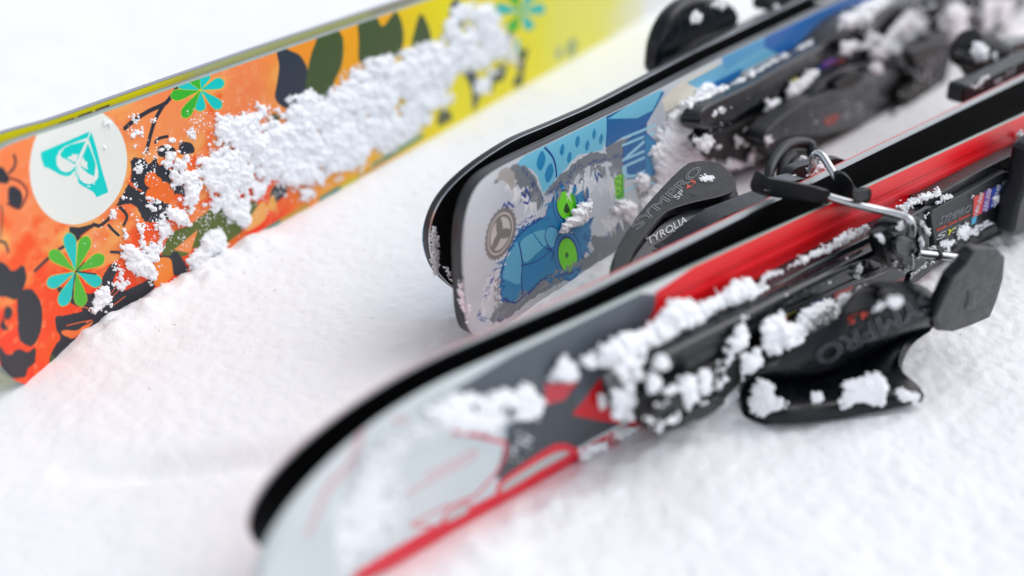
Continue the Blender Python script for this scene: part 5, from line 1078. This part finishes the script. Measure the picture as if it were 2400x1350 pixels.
hgt += along(FB, -.10, 1.2, .012, .003, -.010) * lump ** 1.5 + along(FR, -.12, 1.2, .012, .003, -.012) * lump ** 1.5 + along(FB, -.15, 1.2, .012, .002, .034) * lump + along(FO, -.06, 1.2, .014, .003, .034) * lump
hgt -= along(FR, -.10, .0, .05, .0012, -.03)
# shallow groove left of the red tail
g0, g1_ = ground(100, 1128)[:2], ground(600, 1085)[:2]; gd = (g1_ - g0) / np.linalg.norm(g1_ - g0)
tt = (GX - g0[0]) * gd[0] + (GY_ - g0[1]) * gd[1]; pp = -(GX - g0[0]) * gd[1] + (GY_ - g0[1]) * gd[0]
hgt -= .0085 * np.clip(tt / .04, 0, 1) * np.clip((.14 - tt) / .03, 0, 1) * np.exp(-((pp - .004) / .008) ** 2)
hgt = hgt * fade
nx, ny = len(gx), len(gy)
me = bpy.data.meshes.new('snow_ground'); V = np.stack([GX, GY_, hgt], -1).reshape(-1, 3).astype(np.float32)
ii = np.arange(nx * ny).reshape(ny, nx); Q = np.stack([ii[:-1, :-1], ii[:-1, 1:], ii[1:, 1:], ii[1:, :-1]], -1).reshape(-1, 4).astype(np.int32)
me.vertices.add(len(V)); me.vertices.foreach_set('co', V.ravel()); me.loops.add(Q.size); me.loops.foreach_set('vertex_index', Q.ravel())
me.polygons.add(len(Q)); me.polygons.foreach_set('loop_start', np.arange(0, Q.size, 4, dtype=np.int32))
me.update(calc_edges=True); me.polygons.foreach_set('use_smooth', np.ones(len(Q), bool)); me.materials.append(M['ground'])
go = bpy.data.objects.new('snow_ground', me); C.objects.link(go); tag(go, 'packed white snow under the skis', kind='structure')

# crumbs lying about on the ground, mostly along the skis
gp = []
for fr, u0_, u1_, ya, n_ in [(FO, -.05, .5, -.012, 500), (FB, -.13, .3, -.014, 260), (FR, -.15, .3, -.02, 420), (FB, -.15, .3, .045, 160), (FR, -.17, .2, .05, 200)]:
    for _ in range(n_ // 3):
        p = fr.world((u0_ + rng.rand() * (u1_ - u0_), ya + rng.randn() * .022 * (1 if ya > 0 else 1), 0)); gp.append((p, .0003 + .0009 * rng.rand() ** 3))
for _ in range(160): gp.append((np.array([rng.uniform(-.35, .5), rng.uniform(.2, .8), 0]), .0003 + .0011 * rng.rand() ** 4))
def hat(x, y):
    i = min(max(np.searchsorted(gx, x), 1), nx - 1); j = min(max(np.searchsorted(gy, y), 1), ny - 1); return hgt[j, i]
keep = []
for p, r_ in gp:
    L = [fr.A @ (p - fr.o) for fr in (FO, FB, FR)]
    if any(-.19 < l[0] and -.003 < l[1] < .05 for l in L): continue
    keep.append((p[0], p[1], hat(p[0], p[1]) - r_ * .1, r_))
keep = np.array(keep); n = len(keep)
V = IV[None] * keep[:, 3][:, None, None] * rng.uniform(.6, 1.3, (n, len(IV), 1)) * rng.uniform(.7, 1.2, (n, 1, 3)) + keep[:, None, :3]
F = (IF[None] + (np.arange(n) * len(IV))[:, None, None]).reshape(-1, 3)
tag(mesh_obj('snow_crumbs', V.reshape(-1, 3), [tuple(f) for f in F.tolist()], M['ground']), 'tiny loose snow crumbs scattered over the packed snow', 'snow', kind='stuff')
